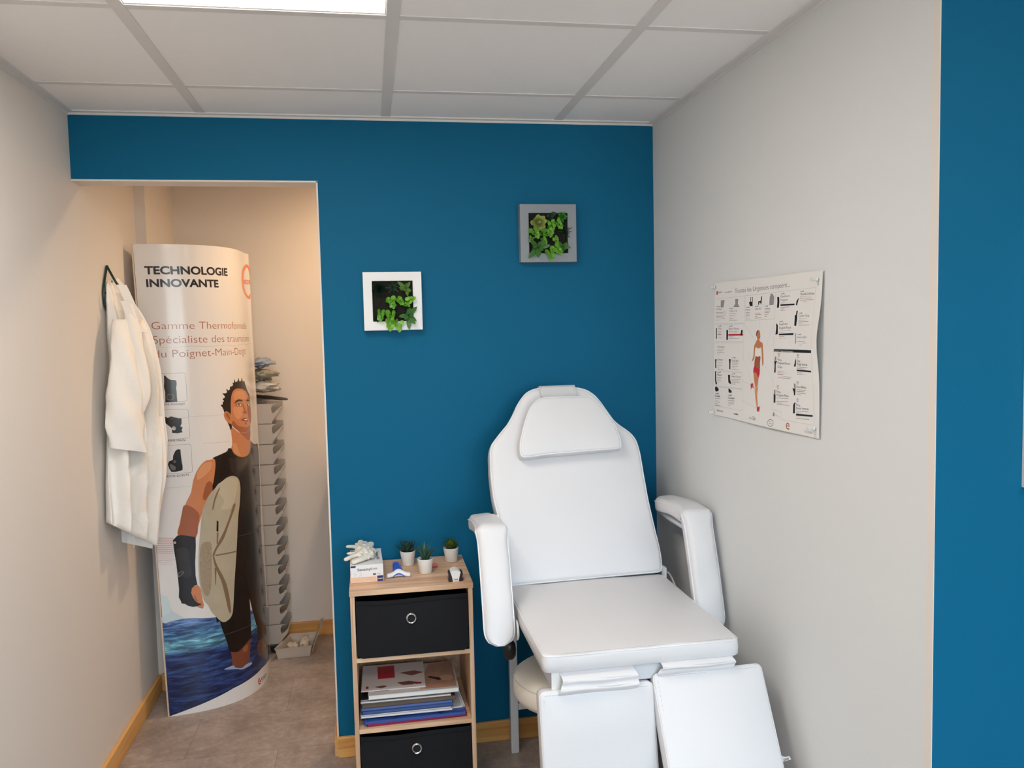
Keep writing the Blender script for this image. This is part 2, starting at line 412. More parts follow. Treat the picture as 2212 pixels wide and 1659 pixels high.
DATA = {
    'cam': [0.17006,0.06899,-0.02282,1.77395,1.08865,-2.89014,1.50782],
    'C': [1.08865,-2.89014,1.50782],
    'R': [0.98505,-0.17075,-0.02277],
    'U': [0.03416,0.06406,0.99736],
    'F': [0.16884,0.98323,-0.06894],
    'room': [0.15721,2.12194,1.16728,0.93146,2.01531,-0.31435,-0.93537,2.23075],
    'stand_b': [[0.79673,-1.63959,0.5366,0.6373,0.25798],[-0.55377,0.73129,0.2642,0.0432,0.45605]],
    'stand_t': [[1.07488,-2.10457,0.79305,0.60654,0.19209],[-0.73212,1.03609,0.15476,0.00527,0.543]],
    'stand_L': 0.69157,
    'stand_art': [
        ['p','sea',[[0.0005,0.3758],[0.0585,0.3786],[0.1143,0.3826],[0.1641,0.3792],[0.2058,0.3733],[0.2754,0.3666],[0.3949,0.3614],[0.54,0.3454],[0.6699,0.3261],[1.0,0.2471],[1.0,0.1619],[0.9322,0.069],[0.8824,0.0428],[0.7577,0.0622],[0.6242,0.0737],[0.5203,0.0691],[0.4465,0.0652],[0.3583,0.0599],[0.2596,0.0441],[0.171,0.0297],[0.0849,0.0153],[-0.0,0.0019]]],
        ['p','mist',[[-0.0,0.4476],[0.0436,0.4444],[0.0586,0.4206],[0.0948,0.3981],[0.1144,0.3839],[0.0587,0.3802],[0.0005,0.3764]]],
        ['p','mist2',[[0.0008,0.4891],[0.0342,0.4805],[0.0531,0.4501],[0.0467,0.4119],[0.0022,0.3989]]],
        ['l','stripe',[[0.0005,0.7125],[0.0935,0.7056]],0.0032],
        ['l','stripe',[[-0.0,0.7051],[0.0927,0.6983]],0.0032],
        ['l','stripe',[[-0.0,0.6977],[0.092,0.691]],0.0032],
        ['l','stripe',[[-0.0,0.6904],[0.0912,0.6837]],0.0032],
        ['l','stripe',[[-0.0,0.683],[0.0905,0.6764]],0.0032],
        ['l','stripe',[[-0.0,0.6756],[0.0897,0.6691]],0.0032],
        ['l','stripe',[[-0.0,0.6682],[0.0889,0.6618]],0.0032],
        ['l','stripe',[[-0.0,0.6608],[0.0882,0.6545]],0.0032],
        ['l','stripe',[[-0.0,0.6534],[0.0874,0.6472]],0.0032],
        ['l','stripe2',[[-0.0,0.646],[0.0867,0.6398]],0.002],
        ['l','stripe2',[[-0.0,0.6386],[0.0859,0.6325]],0.002],
        ['l','stripe2',[[-0.0,0.6312],[0.0851,0.6252]],0.002],
        ['l','stripe2',[[-0.0,0.6238],[0.0844,0.6179]],0.002],
        ['l','stripe2',[[-0.0,0.6165],[0.0836,0.6106]],0.002],
        ['l','stripe2',[[-0.0,0.6091],[0.0828,0.6033]],0.002],
        ['l','grey',[[0.0596,1.3567],[0.2119,1.3569],[0.2195,1.3546],[0.2224,1.3467],[0.2203,1.2533],[0.2179,1.2474],[0.2098,1.2449],[0.0593,1.2427]],0.0013],
        ['l','grey',[[0.049,1.2142],[0.2112,1.2132],[0.2188,1.2107],[0.2217,1.2028],[0.2194,1.106],[0.2169,1.1001],[0.2088,1.0977],[0.048,1.0946]],0.0013],
        ['l','grey',[[0.0531,1.074],[0.211,1.0733],[0.2186,1.0707],[0.2215,1.0627],[0.2194,0.9681],[0.2169,0.9622],[0.2088,0.9599],[0.053,0.9618]],0.0013],
        ['p','black',[[0.1121,1.3465],[0.1171,1.351],[0.1274,1.3408],[0.1423,1.3316],[0.158,1.3304],[0.1714,1.3289],[0.1737,1.32],[0.1726,1.3094],[0.1693,1.2989],[0.1702,1.2812],[0.1694,1.2635],[0.1696,1.2434],[0.1092,1.2428],[0.1124,1.2832],[0.1078,1.3045],[0.1113,1.3255]]],
        ['l','grey2',[[0.1203,1.2706],[0.1298,1.2749],[0.1477,1.2732],[0.1538,1.2659],[0.148,1.2537],[0.132,1.2519],[0.1188,1.2566],[0.119,1.2671]],0.003],
        ['p','black',[[0.08,1.1839],[0.098,1.1879],[0.1158,1.1819],[0.1323,1.1879],[0.1477,1.1831],[0.1843,1.1772],[0.1822,1.1567],[0.1748,1.1464],[0.1865,1.1405],[0.1796,1.1302],[0.1847,1.1221],[0.1594,1.1195],[0.1315,1.1219],[0.1308,1.1413],[0.1044,1.1601],[0.0871,1.1714]]],
        ['p','darkskin',[[0.0826,1.1821],[0.0954,1.1851],[0.1064,1.1794],[0.101,1.1715],[0.0895,1.173]]],
        ['t','white','e',[0.1347,1.1348],[0.1483,1.1349],0.0091,0.012],
        ['l','white',[[0.1505,1.1394],[0.149,1.1357],[0.1456,1.1332],[0.1412,1.1324],[0.137,1.1336],[0.1342,1.1364],[0.1334,1.1402],[0.1349,1.1438],[0.1383,1.1464],[0.1427,1.1472],[0.1469,1.146],[0.1498,1.1432],[0.1505,1.1394]],0.0012],
        ['p','black',[[0.1387,1.0489],[0.146,1.0539],[0.1553,1.0562],[0.1665,1.0545],[0.1666,1.0332],[0.1683,1.0047],[0.1711,0.9867],[0.1687,0.9719],[0.1535,0.97],[0.135,0.9675],[0.1122,0.9681],[0.1021,0.9817],[0.0968,0.9979],[0.1027,1.01],[0.124,1.016],[0.1269,1.0318]]],
        ['p','grey2',[[0.1064,1.001],[0.1241,0.9948],[0.137,0.9869],[0.1335,0.9747],[0.1152,0.975],[0.107,0.985]]],
        ['p','grey2',[[0.1268,1.0123],[0.1373,1.0128],[0.1398,1.0063],[0.1316,1.0014],[0.1261,1.0053]]],
        ['t','black','GAMME POIGNET',[0.0709,1.2317],[0.2083,1.23],0.0084,0],
        ['t','black','GAMME MAIN',[0.0825,1.088],[0.1939,1.0868],0.0083,0],
        ['t','black','GAMME DOIGTS',[0.072,0.9475],[0.2001,0.9477],0.0084,0],
        ['t','black','TECHNOLOGIE',[0.0541,1.7477],[0.5476,1.7478],0.0315,0.035],
        ['t','black','INNOVANTE',[0.0582,1.698],[0.4611,1.6981],0.0307,0.035],
        ['t','rust','Gamme Thermoformable',[0.0682,1.5313],[0.2893,1.5296],0.0316,-0.012,'Gamme'],
        ['t','rust','Spécialiste des traumatismes',[0.0699,1.4757],[0.3573,1.4743],0.0317,-0.012,'Spécialiste'],
        ['t','rust','du Poignet-Main-Doigts',[0.0699,1.4201],[0.3731,1.4194],0.0317,-0.012,'du Poignet'],
        ['p','orange',[[0.9302,1.8158],[0.8598,1.8038],[0.7977,1.7819],[0.7706,1.7563],[0.7623,1.7366],[0.771,1.7079],[0.7947,1.6894],[0.8341,1.676],[0.8851,1.6666],[0.9428,1.661],[0.9761,1.6627],[0.985,1.6774],[0.9856,1.6885],[0.9535,1.6753],[0.9177,1.6774],[0.8766,1.6871],[0.8427,1.7008],[0.823,1.7197],[0.8207,1.744],[0.8388,1.7669],[0.8761,1.7859],[0.921,1.799],[0.9533,1.8019],[0.9779,1.7929],[0.99,1.7782],[1.0,1.7661],[1.0,1.7913],[0.9903,1.8069],[0.9698,1.8151]]],
        ['t','orange','exos',[0.8214,1.7235],[0.9975,1.7281],0.0207,0.03],
        ['p','skinm',[[0.467,1.1331],[0.4843,1.1243],[0.5342,1.0996],[0.5926,1.0869],[0.7056,1.0917],[0.6979,1.0538],[0.7134,1.0406],[0.703,1.0184],[0.683,0.9993],[0.6395,0.9889],[0.5718,0.9877],[0.5208,0.9963],[0.4861,1.0092],[0.4661,1.026],[0.4662,1.0371],[0.4774,1.0527],[0.4772,1.0823],[0.4744,1.1085]]],
        ['p','skind',[[0.5351,1.1052],[0.5934,1.0906],[0.6604,1.0901],[0.7166,1.1043],[0.7017,1.0534],[0.6502,1.0547],[0.6128,1.0698],[0.5707,1.087]]],
        ['p','skinl',[[0.4848,1.052],[0.509,1.0534],[0.5295,1.0216],[0.5484,0.9971],[0.5098,1.0068],[0.4845,1.0242]]],
        ['p','suit',[[0.3353,1.0087],[0.387,1.0187],[0.4317,1.0274],[0.4432,1.0381],[0.4674,1.0351],[0.4765,1.0213],[0.4938,1.0084],[0.5252,0.9966],[0.572,0.9888],[0.6326,0.9896],[0.6744,1.0003],[0.6992,1.0188],[0.7121,1.0427],[0.7618,1.0278],[0.8602,1.0132],[0.9549,1.0022],[0.9635,0.9151],[0.9462,0.8151],[0.8983,0.7178],[0.8691,0.6413],[0.8511,0.5236],[0.8997,0.3517],[0.8204,0.2081],[0.8314,0.1469],[0.6058,0.1985],[0.6042,0.2409],[0.5802,0.282],[0.5496,0.3483],[0.5318,0.3955],[0.5326,0.3523],[0.5278,0.3018],[0.5214,0.2413],[0.5113,0.2301],[0.4761,0.2216],[0.4408,0.2096],[0.4091,0.2017],[0.3757,0.2057],[0.3553,0.2133],[0.3437,0.2241],[0.3431,0.2409],[0.3275,0.2806],[0.3124,0.32],[0.3036,0.3481],[0.2835,0.3894],[0.3182,0.8779],[0.3304,0.9167],[0.3432,0.959],[0.3487,0.9839],[0.3454,1.0024]]],
        ['p','suit2',[[0.448,0.9983],[0.5594,0.9771],[0.6902,0.9657],[0.6708,0.8523],[0.629,0.7604],[0.523,0.7768],[0.5304,0.8716],[0.511,0.9115],[0.4539,0.9404],[0.4448,0.9746]]],
        ['p','legskin',[[0.3591,0.2092],[0.3757,0.205],[0.409,0.201],[0.4408,0.2096],[0.4761,0.2216],[0.5128,0.2297],[0.5074,0.207],[0.495,0.1689],[0.4853,0.1406],[0.4563,0.1343],[0.4238,0.1305],[0.3898,0.1402],[0.369,0.15],[0.3618,0.1566],[0.3619,0.1801]]],
        ['p','skind',[[0.4403,0.2063],[0.4751,0.215],[0.4886,0.2083],[0.4746,0.1878],[0.4443,0.1884]]],
        ['p','darkskin',[[0.6035,0.1991],[0.8308,0.1463],[0.9203,0.0943],[0.786,0.1011],[0.7281,0.1142],[0.5924,0.1322]]],
        ['p','foam',[[0.3079,0.1477],[0.338,0.1516],[0.3692,0.1516],[0.3788,0.141],[0.4236,0.1288],[0.4563,0.1343],[0.4992,0.1335],[0.5094,0.1239],[0.468,0.1211],[0.4227,0.1222],[0.3834,0.1332],[0.3468,0.1397]]],
        ['p','skinm',[[0.3454,1.0031],[0.3188,1.0028],[0.2982,1.002],[0.2721,0.9903],[0.2456,0.9673],[0.2263,0.9401],[0.2163,0.9193],[0.2095,0.8984],[0.2014,0.8776],[0.1776,0.8472],[0.1587,0.8183],[0.1449,0.7942],[0.1322,0.7595],[0.1168,0.7214],[0.1401,0.7018],[0.2036,0.6926],[0.2215,0.7304],[0.2334,0.7544],[0.2571,0.7989],[0.2812,0.8418],[0.3038,0.8649],[0.3197,0.8778],[0.3201,0.8959],[0.3314,0.9165],[0.3443,0.9589],[0.3498,0.9838]]],
        ['p','skind',[[0.1624,0.8321],[0.2027,0.8218],[0.237,0.79],[0.229,0.7584],[0.2089,0.6992],[0.123,0.7138],[0.1371,0.7627],[0.1475,0.7976]]],
        ['p','skinl',[[0.2766,0.9864],[0.3076,0.9947],[0.3278,0.9894],[0.3143,0.9616],[0.2714,0.9364],[0.2416,0.9281],[0.2445,0.9566]]],
        ['p','skind',[[0.2884,0.9097],[0.3144,0.9146],[0.3217,0.8957],[0.3182,0.8779],[0.2984,0.8618],[0.2763,0.8423],[0.2632,0.8579]]],
        ['p','black',[[0.0918,0.6983],[0.1038,0.7063],[0.1161,0.7144],[0.1415,0.7153],[0.2091,0.701],[0.2063,0.6636],[0.1966,0.5999],[0.1935,0.5462],[0.1991,0.5096],[0.185,0.5083],[0.1701,0.4984],[0.1647,0.481],[0.1711,0.4624],[0.1922,0.4419],[0.2144,0.429],[0.1904,0.4241],[0.1673,0.4243],[0.1448,0.4303],[0.1261,0.4412],[0.1115,0.4433],[0.106,0.4575],[0.0989,0.4695],[0.1035,0.5013],[0.1021,0.555],[0.0999,0.6015],[0.0933,0.659]]],
        ['p','suit2',[[0.1035,0.6583],[0.1589,0.6609],[0.1714,0.6024],[0.1706,0.5487],[0.1246,0.5495],[0.1114,0.6006]]],
        ['l','grey2',[[0.1074,0.5617],[0.1127,0.5677],[0.1245,0.5702],[0.1347,0.5672],[0.1282,0.5617],[0.1159,0.5538],[0.1073,0.551],[0.1061,0.5582]],0.003],
        ['t','white','e',[0.094,0.6832],[0.1069,0.683],0.0092,0],
        ['p','skinm',[[0.1675,0.4951],[0.1776,0.5041],[0.1896,0.5081],[0.2021,0.5074],[0.2098,0.4993],[0.2155,0.486],[0.2174,0.4677],[0.2199,0.4457],[0.2246,0.427],[0.2174,0.4117],[0.1991,0.4176],[0.188,0.4226],[0.2121,0.4293],[0.192,0.4391],[0.1759,0.4546],[0.1667,0.4736]]],
        ['l','skind',[[0.181,0.4684],[0.1841,0.4537],[0.1926,0.4455]],0.004],
        ['p','board',[[0.2582,0.8098],[0.2812,0.8418],[0.3038,0.8649],[0.3378,0.8869],[0.3734,0.905],[0.4113,0.9193],[0.4447,0.9237],[0.4801,0.9189],[0.506,0.9065],[0.5193,0.8842],[0.5178,0.8545],[0.5029,0.8004],[0.4808,0.7455],[0.4454,0.602],[0.4176,0.4954],[0.3944,0.3884],[0.3814,0.3576],[0.3591,0.3434],[0.3305,0.3383],[0.3099,0.3467],[0.2816,0.3715],[0.2613,0.3928],[0.247,0.4203],[0.2255,0.445],[0.2155,0.486],[0.2102,0.5263],[0.2127,0.5981],[0.2254,0.676],[0.2474,0.7746]]],
        ['p','board2',[[0.2364,0.6676],[0.2638,0.6754],[0.2901,0.665],[0.2845,0.5895],[0.2683,0.4827],[0.2412,0.4574],[0.2229,0.4887],[0.2166,0.5436],[0.2215,0.6152]]],
        ['p','board3',[[0.4662,0.7997],[0.4133,0.7366],[0.3699,0.6801],[0.3239,0.6425],[0.3071,0.6229],[0.3019,0.609],[0.316,0.5706],[0.3435,0.5263],[0.3639,0.4826],[0.3751,0.429],[0.3773,0.3732],[0.3629,0.3759],[0.3496,0.4335],[0.3326,0.5024],[0.3024,0.5653],[0.2928,0.6102],[0.2968,0.6279],[0.332,0.667],[0.37,0.7058],[0.4165,0.762],[0.4492,0.8057]]],
        ['p','board3',[[0.3081,0.6184],[0.4436,0.6142],[0.4428,0.6084],[0.3085,0.6125]]],
        ['p','black',[[0.3316,0.7545],[0.3413,0.7497],[0.3354,0.7067],[0.3249,0.7135]]],
        ['p','board3',[[0.3264,0.7078],[0.3361,0.7029],[0.3275,0.6603],[0.3202,0.6612]]],
        ['p','board3',[[0.2973,0.566],[0.3081,0.5608],[0.2991,0.4965],[0.295,0.4971]]],
        ['p','board4',[[0.3378,0.8869],[0.4108,0.9157],[0.4644,0.9133],[0.4999,0.8942],[0.4495,0.8077],[0.414,0.792],[0.3609,0.7987],[0.3879,0.8302]]],
        ['p','board3',[[0.3564,0.8813],[0.3649,0.8822],[0.3321,0.8366],[0.3179,0.8036],[0.3102,0.8044],[0.3281,0.8479]]],
        ['p','hair',[[0.4331,1.187],[0.4283,1.2001],[0.4218,1.2096],[0.4104,1.2187],[0.4277,1.2202],[0.4267,1.2276],[0.4374,1.2343],[0.4273,1.2422],[0.4444,1.2467],[0.4472,1.2521],[0.4279,1.2659],[0.4516,1.2639],[0.4668,1.2675],[0.4612,1.2832],[0.4802,1.2742],[0.4899,1.2781],[0.4949,1.29],[0.5102,1.2903],[0.5235,1.2949],[0.5193,1.3055],[0.532,1.3037],[0.5402,1.3193],[0.5478,1.3052],[0.5732,1.3085],[0.5868,1.3228],[0.5943,1.3056],[0.6188,1.3074],[0.6292,1.3236],[0.6418,1.3033],[0.6679,1.305],[0.676,1.2939],[0.7041,1.2694],[0.7254,1.2547],[0.7614,1.2429],[0.7602,1.2235],[0.7444,1.2167],[0.6782,1.2574],[0.623,1.272],[0.5571,1.2775],[0.5237,1.27],[0.5041,1.2525],[0.4937,1.2217],[0.4902,1.1886],[0.4842,1.1594],[0.4542,1.1432],[0.4431,1.1624]]],
        ['p','hair',[[0.4528,1.1433],[0.4862,1.1371],[0.4834,1.1188],[0.471,1.1106],[0.4648,1.1277]]],
        ['p','skinm',[[0.433,1.1859],[0.4456,1.1909],[0.4638,1.186],[0.4788,1.1739],[0.483,1.141],[0.4691,1.1377],[0.4492,1.1473],[0.4332,1.1631],[0.4284,1.1763]]],
        ['p','skind',[[0.4425,1.1827],[0.4563,1.1836],[0.4711,1.1715],[0.4713,1.153],[0.4568,1.1615],[0.4446,1.1733]]],
        ['p','skinm',[[0.5001,1.2527],[0.5194,1.2702],[0.5572,1.2782],[0.6233,1.2731],[0.6788,1.2593],[0.7188,1.2377],[0.7581,1.2189],[0.7643,1.2037],[0.7692,1.1682],[0.7679,1.137],[0.7305,1.1167],[0.713,1.0949],[0.6593,1.0864],[0.5927,1.0876],[0.5436,1.1007],[0.4958,1.1234],[0.4794,1.1376],[0.4784,1.171],[0.4856,1.1889],[0.4891,1.222]]],
        ['p','skinl',[[0.5215,1.2571],[0.5554,1.2682],[0.6212,1.2645],[0.6672,1.2485],[0.6771,1.2268],[0.6258,1.2301],[0.5692,1.2363],[0.5257,1.2308]]],
        ['p','skinl',[[0.5083,1.2022],[0.5431,1.2017],[0.6052,1.1963],[0.6161,1.1796],[0.5855,1.1592],[0.5434,1.1512],[0.5117,1.1723]]],
        ['p','skind',[[0.4868,1.1408],[0.4958,1.1234],[0.5438,1.1018],[0.5934,1.0906],[0.6598,1.0882],[0.7096,1.0972],[0.7238,1.1114],[0.6501,1.1083],[0.5874,1.1157],[0.5387,1.1254],[0.5035,1.1469]]],
        ['p','skind',[[0.6905,1.1971],[0.7464,1.1932],[0.7692,1.1682],[0.7679,1.137],[0.7305,1.1167],[0.6944,1.1429],[0.6865,1.1743]]],
        ['p','skind',[[0.6191,1.2135],[0.632,1.2012],[0.6547,1.1786],[0.6762,1.1693],[0.6479,1.165],[0.606,1.1735],[0.611,1.1792],[0.6294,1.1805],[0.6156,1.1986]]],
        ['p','hair',[[0.5188,1.2156],[0.5368,1.2282],[0.5705,1.2325],[0.6123,1.2272],[0.6157,1.2205],[0.5721,1.2249],[0.5421,1.2216]]],
        ['p','hair',[[0.6664,1.2187],[0.6995,1.2235],[0.7404,1.2185],[0.7566,1.2101],[0.7087,1.2163]]],
        ['p','skind',[[0.536,1.2134],[0.5656,1.2178],[0.6062,1.2113],[0.6067,1.203],[0.5627,1.203],[0.5394,1.2068]]],
        ['p','white',[[0.5447,1.2102],[0.5647,1.2133],[0.5962,1.209],[0.5896,1.2049],[0.5582,1.2055]]],
        ['p','hair',[[0.5772,1.2088],[0.5736,1.2064],[0.5663,1.2058],[0.5596,1.2073],[0.5573,1.2101],[0.5606,1.2125],[0.5677,1.2131],[0.5747,1.2115]]],
        ['p','white',[[0.6646,1.202],[0.6964,1.2036],[0.7318,1.1981],[0.7016,1.1963]]],
        ['p','hair',[[0.7082,1.1994],[0.7023,1.1971],[0.6904,1.1968],[0.6799,1.1986],[0.6763,1.2016],[0.6815,1.2039],[0.6929,1.2042],[0.7041,1.2023]]],
        ['p','lip',[[0.5771,1.1448],[0.6006,1.1497],[0.6325,1.1498],[0.6608,1.1456],[0.6853,1.1379],[0.6689,1.1296],[0.6286,1.1345],[0.5928,1.1405]]],
        ['p','white',[[0.6117,1.145],[0.6599,1.1426],[0.6747,1.1376],[0.6435,1.1382]]],
        ['p','lip',[[0.6208,1.1299],[0.6482,1.1283],[0.6538,1.1213],[0.6318,1.1205]]],
        ['p','red',[[0.5924,0.0243],[0.5899,0.0196],[0.5853,0.0165],[0.5794,0.0152],[0.5731,0.0161],[0.5674,0.0188],[0.563,0.0232],[0.5607,0.0284],[0.5606,0.0338],[0.5627,0.0385],[0.5669,0.0418],[0.5725,0.0432],[0.5788,0.0424],[0.5848,0.0396],[0.5895,0.0351],[0.5922,0.0297]]],
        ['l','white',[[0.586,0.036],[0.5726,0.033],[0.5747,0.0237],[0.5872,0.0216]],0.003],
        ['t','black','DJO',[0.6021,0.0266],[0.6913,0.0213],0.0102,0.01],
        ['l','grey',[[0.6045,0.0216],[0.681,0.0149]],0.0015],
        ['l','pale',[[0.2856,1.072],[0.4644,1.065]],0.0012],
        ['l','pale',[[0.0637,0.9059],[0.202,0.9061]],0.0012],
        ['l','grey2',[[0.3235,0.288],[0.5249,0.2853]],0.001],
        ['l','grey2',[[0.4733,0.6701],[0.5815,0.665],[0.8373,0.6486]],0.001],
    ],
    'poster_art': [
        ['p','black',[[0.917,1.436],[1.106,1.438],[1.105,1.431],[0.916,1.429]]],
        ['t','black','Toutes les Urgences comptent...',[0.686,1.59],[0.998,1.592],0.013,-0.012],
        ['p','red',[[0.569,1.596],[0.568,1.593],[0.567,1.591],[0.564,1.59],[0.562,1.59],[0.56,1.591],[0.558,1.593],[0.558,1.596],[0.559,1.599],[0.56,1.601],[0.562,1.602],[0.565,1.602],[0.567,1.601],[0.568,1.598]]],
        ['t','black','DJO',[0.572,1.595],[0.6,1.595],0.004,0.02],
        ['p','grey',[[0.612,1.595],[0.638,1.596],[0.638,1.594],[0.612,1.594]]],
        ['p','grey2',[[0.64,1.596],[0.667,1.596],[0.667,1.595],[0.64,1.594]]],
        ['l','pale',[[0.554,1.578],[0.744,1.58]],0.0006],
        ['l','pale',[[0.749,1.58],[0.924,1.582],[1.118,1.584]],0.0006],
        ['l','pale',[[0.744,1.58],[0.741,1.505]],0.0006],
        ['l','pale',[[0.749,1.58],[0.746,1.511],[0.921,1.514]],0.0006],
        ['l','pale',[[0.924,1.582],[0.916,1.44]],0.0006],
        ['l','pale',[[1.118,1.584],[1.106,1.442]],0.0006],
        ['l','pale',[[0.551,1.504],[0.741,1.505]],0.0006],
        ['l','pale',[[0.551,1.5],[0.74,1.503],[0.737,1.454],[0.548,1.451]],0.0006],
        ['l','pale',[[0.548,1.447],[0.735,1.45],[0.732,1.398]],0.0006],
        ['l','pale',[[0.743,1.5],[0.813,1.454]],0.0006],
        ['l','pale',[[0.915,1.502],[0.867,1.436]],0.0006],
        ['l','pale',[[0.832,1.509],[0.833,1.487]],0.0006],
        ['l','pale',[[0.732,1.424],[0.732,1.408],[0.785,1.344]],0.0006],
        ['l','pale',[[0.764,1.425],[0.782,1.393]],0.0006],
        ['l','pale',[[0.544,1.365],[0.728,1.367]],0.0006],
        ['l','pale',[[0.544,1.361],[0.727,1.365],[0.727,1.319]],0.0006],
        ['l','pale',[[0.544,1.317],[0.727,1.32]],0.0006],
        ['l','pale',[[0.544,1.314],[0.727,1.318]],0.0006],
        ['l','pale',[[0.727,1.318],[0.731,1.258],[0.543,1.256]],0.0006],
        ['l','pale',[[0.727,1.343],[0.781,1.335]],0.0006],
        ['l','pale',[[0.729,1.287],[0.816,1.275]],0.0006],
        ['l','pale',[[0.867,1.391],[0.91,1.354]],0.0006],
        ['l','pale',[[0.916,1.428],[0.909,1.278],[0.957,1.278],[0.956,1.258],[1.109,1.26],[1.106,1.43]],0.0006],
        ['l','pale',[[0.916,1.437],[1.108,1.438]],0.0006],
        ['l','grey2',[[0.559,1.555],[0.571,1.555],[0.577,1.556],[0.582,1.555],[0.573,1.553]],0.0011],
        ['t','grey2','Collier',[0.556,1.545],[0.6,1.544],0.006,0.0],
        ['t','grey2','Atomique C2',[0.556,1.535],[0.624,1.534],0.006,0.0],
        ['p','grey',[[0.556,1.53],[0.624,1.53],[0.624,1.529],[0.556,1.529]]],
        ['p','rust',[[0.556,1.526],[0.611,1.525],[0.611,1.524],[0.556,1.524]]],
        ['p','grey',[[0.556,1.52],[0.621,1.52],[0.621,1.519],[0.556,1.52]]],
        ['p','grey',[[0.556,1.516],[0.587,1.515],[0.587,1.515],[0.556,1.515]]],
        ['l','grey2',[[0.649,1.547],[0.661,1.547],[0.667,1.549],[0.671,1.547],[0.663,1.545]],0.0011],
        ['t','grey2','Collier C3',[0.647,1.538],[0.695,1.537],0.005,0.0],
        ['p','grey',[[0.647,1.533],[0.695,1.533],[0.695,1.532],[0.647,1.532]]],
        ['p','grey',[[0.647,1.528],[0.686,1.528],[0.686,1.527],[0.647,1.527]]],
        ['p','grey',[[0.647,1.524],[0.693,1.523],[0.693,1.523],[0.647,1.523]]],
        ['p','rust',[[0.647,1.519],[0.669,1.519],[0.669,1.518],[0.647,1.518]]],
        ['p','grey',[[0.647,1.514],[0.697,1.514],[0.697,1.513],[0.647,1.513]]],
        ['p','grey',[[0.647,1.509],[0.695,1.509],[0.695,1.509],[0.647,1.509]]],
        ['l','grey2',[[0.753,1.548],[0.763,1.548],[0.769,1.549],[0.773,1.548],[0.765,1.546]],0.0011],
        ['t','grey2','Immo',[0.751,1.539],[0.777,1.539],0.005,0.0],
        ['p','grey',[[0.751,1.534],[0.777,1.534],[0.777,1.533],[0.751,1.533]]],
        ['p','grey',[[0.751,1.53],[0.772,1.53],[0.772,1.529],[0.751,1.529]]],
        ['p','rust',[[0.751,1.525],[0.776,1.525],[0.776,1.524],[0.751,1.524]]],
        ['p','grey',[[0.751,1.521],[0.763,1.521],[0.763,1.52],[0.751,1.52]]],
        ['p','grey',[[0.75,1.516],[0.779,1.516],[0.779,1.515],[0.75,1.515]]],
        ['l','grey2',[[0.808,1.548],[0.818,1.549],[0.823,1.55],[0.827,1.549],[0.82,1.547]],0.0011],
        ['t','grey2','Gilet GCI',[0.806,1.54],[0.843,1.54],0.005,0.0],
        ['p','grey',[[0.806,1.535],[0.843,1.535],[0.843,1.535],[0.806,1.535]]],
        ['p','grey',[[0.806,1.531],[0.836,1.531],[0.836,1.53],[0.806,1.53]]],
        ['p','rust',[[0.806,1.527],[0.841,1.527],[0.841,1.526],[0.806,1.526]]],
        ['p','grey',[[0.806,1.522],[0.823,1.522],[0.823,1.521],[0.806,1.521]]],
        ['p','grey',[[0.806,1.518],[0.845,1.518],[0.845,1.517],[0.806,1.517]]],
        ['l','grey2',[[0.864,1.548],[0.873,1.548],[0.878,1.549],[0.882,1.548],[0.875,1.546]],0.0011],
        ['t','grey2','Cromax',[0.862,1.539],[0.894,1.539],0.005,0.0],
        ['p','grey',[[0.862,1.535],[0.894,1.535],[0.894,1.534],[0.862,1.534]]],
        ['p','rust',[[0.862,1.531],[0.888,1.531],[0.888,1.53],[0.862,1.53]]],
        ['p','grey',[[0.862,1.526],[0.893,1.526],[0.893,1.526],[0.862,1.525]]],
        ['p','grey',[[0.862,1.522],[0.877,1.522],[0.877,1.521],[0.862,1.521]]],
        ['l','grey2',[[0.953,1.576],[0.962,1.577],[0.966,1.578],[0.97,1.576],[0.963,1.575]],0.0011],
        ['t','grey2','FlexiForm',[0.951,1.567],[0.997,1.567],0.006,0.0],
        ['t','grey2','Poignet',[0.951,1.558],[0.987,1.558],0.006,0.0],
        ['p','grey',[[0.951,1.554],[0.997,1.553],[0.997,1.553],[0.951,1.553]]],
        ['p','black',[[0.95,1.55],[1.022,1.55],[1.022,1.546],[0.95,1.546]]],
        ['p','rust',[[0.951,1.543],[0.995,1.543],[0.995,1.542],[0.951,1.542]]],
        ['p','grey',[[0.951,1.539],[0.972,1.539],[0.972,1.538],[0.951,1.538]]],
        ['p','grey',[[0.951,1.535],[0.999,1.535],[0.999,1.535],[0.951,1.534]]],
        ['l','grey2',[[1.049,1.578],[1.058,1.578],[1.062,1.579],[1.065,1.578],[1.059,1.576]],0.0011],
        ['t','grey2','Thumb-O-Prene',[1.048,1.569],[1.113,1.568],0.006,0.0],
        ['p','grey',[[1.048,1.565],[1.113,1.564],[1.113,1.564],[1.048,1.564]]],
        ['p','grey',[[1.048,1.561],[1.1,1.561],[1.1,1.56],[1.048,1.56]]],
        ['p','rust',[[1.048,1.557],[1.11,1.557],[1.11,1.556],[1.048,1.556]]],
        ['p','grey',[[1.048,1.553],[1.078,1.553],[1.078,1.552],[1.048,1.553]]],
        ['p','grey',[[1.048,1.549],[1.116,1.549],[1.116,1.549],[1.048,1.549]]],
        ['l','grey2',[[1.043,1.526],[1.052,1.526],[1.056,1.527],[1.059,1.526],[1.053,1.525]],0.0011],
        ['t','grey2','Confort Doigt',[1.042,1.517],[1.093,1.517],0.006,0.0],
        ['p','grey',[[1.042,1.513],[1.093,1.513],[1.093,1.513],[1.042,1.512]]],
        ['p','grey',[[1.042,1.509],[1.083,1.509],[1.083,1.509],[1.042,1.508]]],
        ['p','rust',[[1.042,1.505],[1.091,1.506],[1.091,1.505],[1.042,1.504]]],
        ['p','grey',[[1.042,1.501],[1.065,1.501],[1.065,1.501],[1.042,1.5]]],
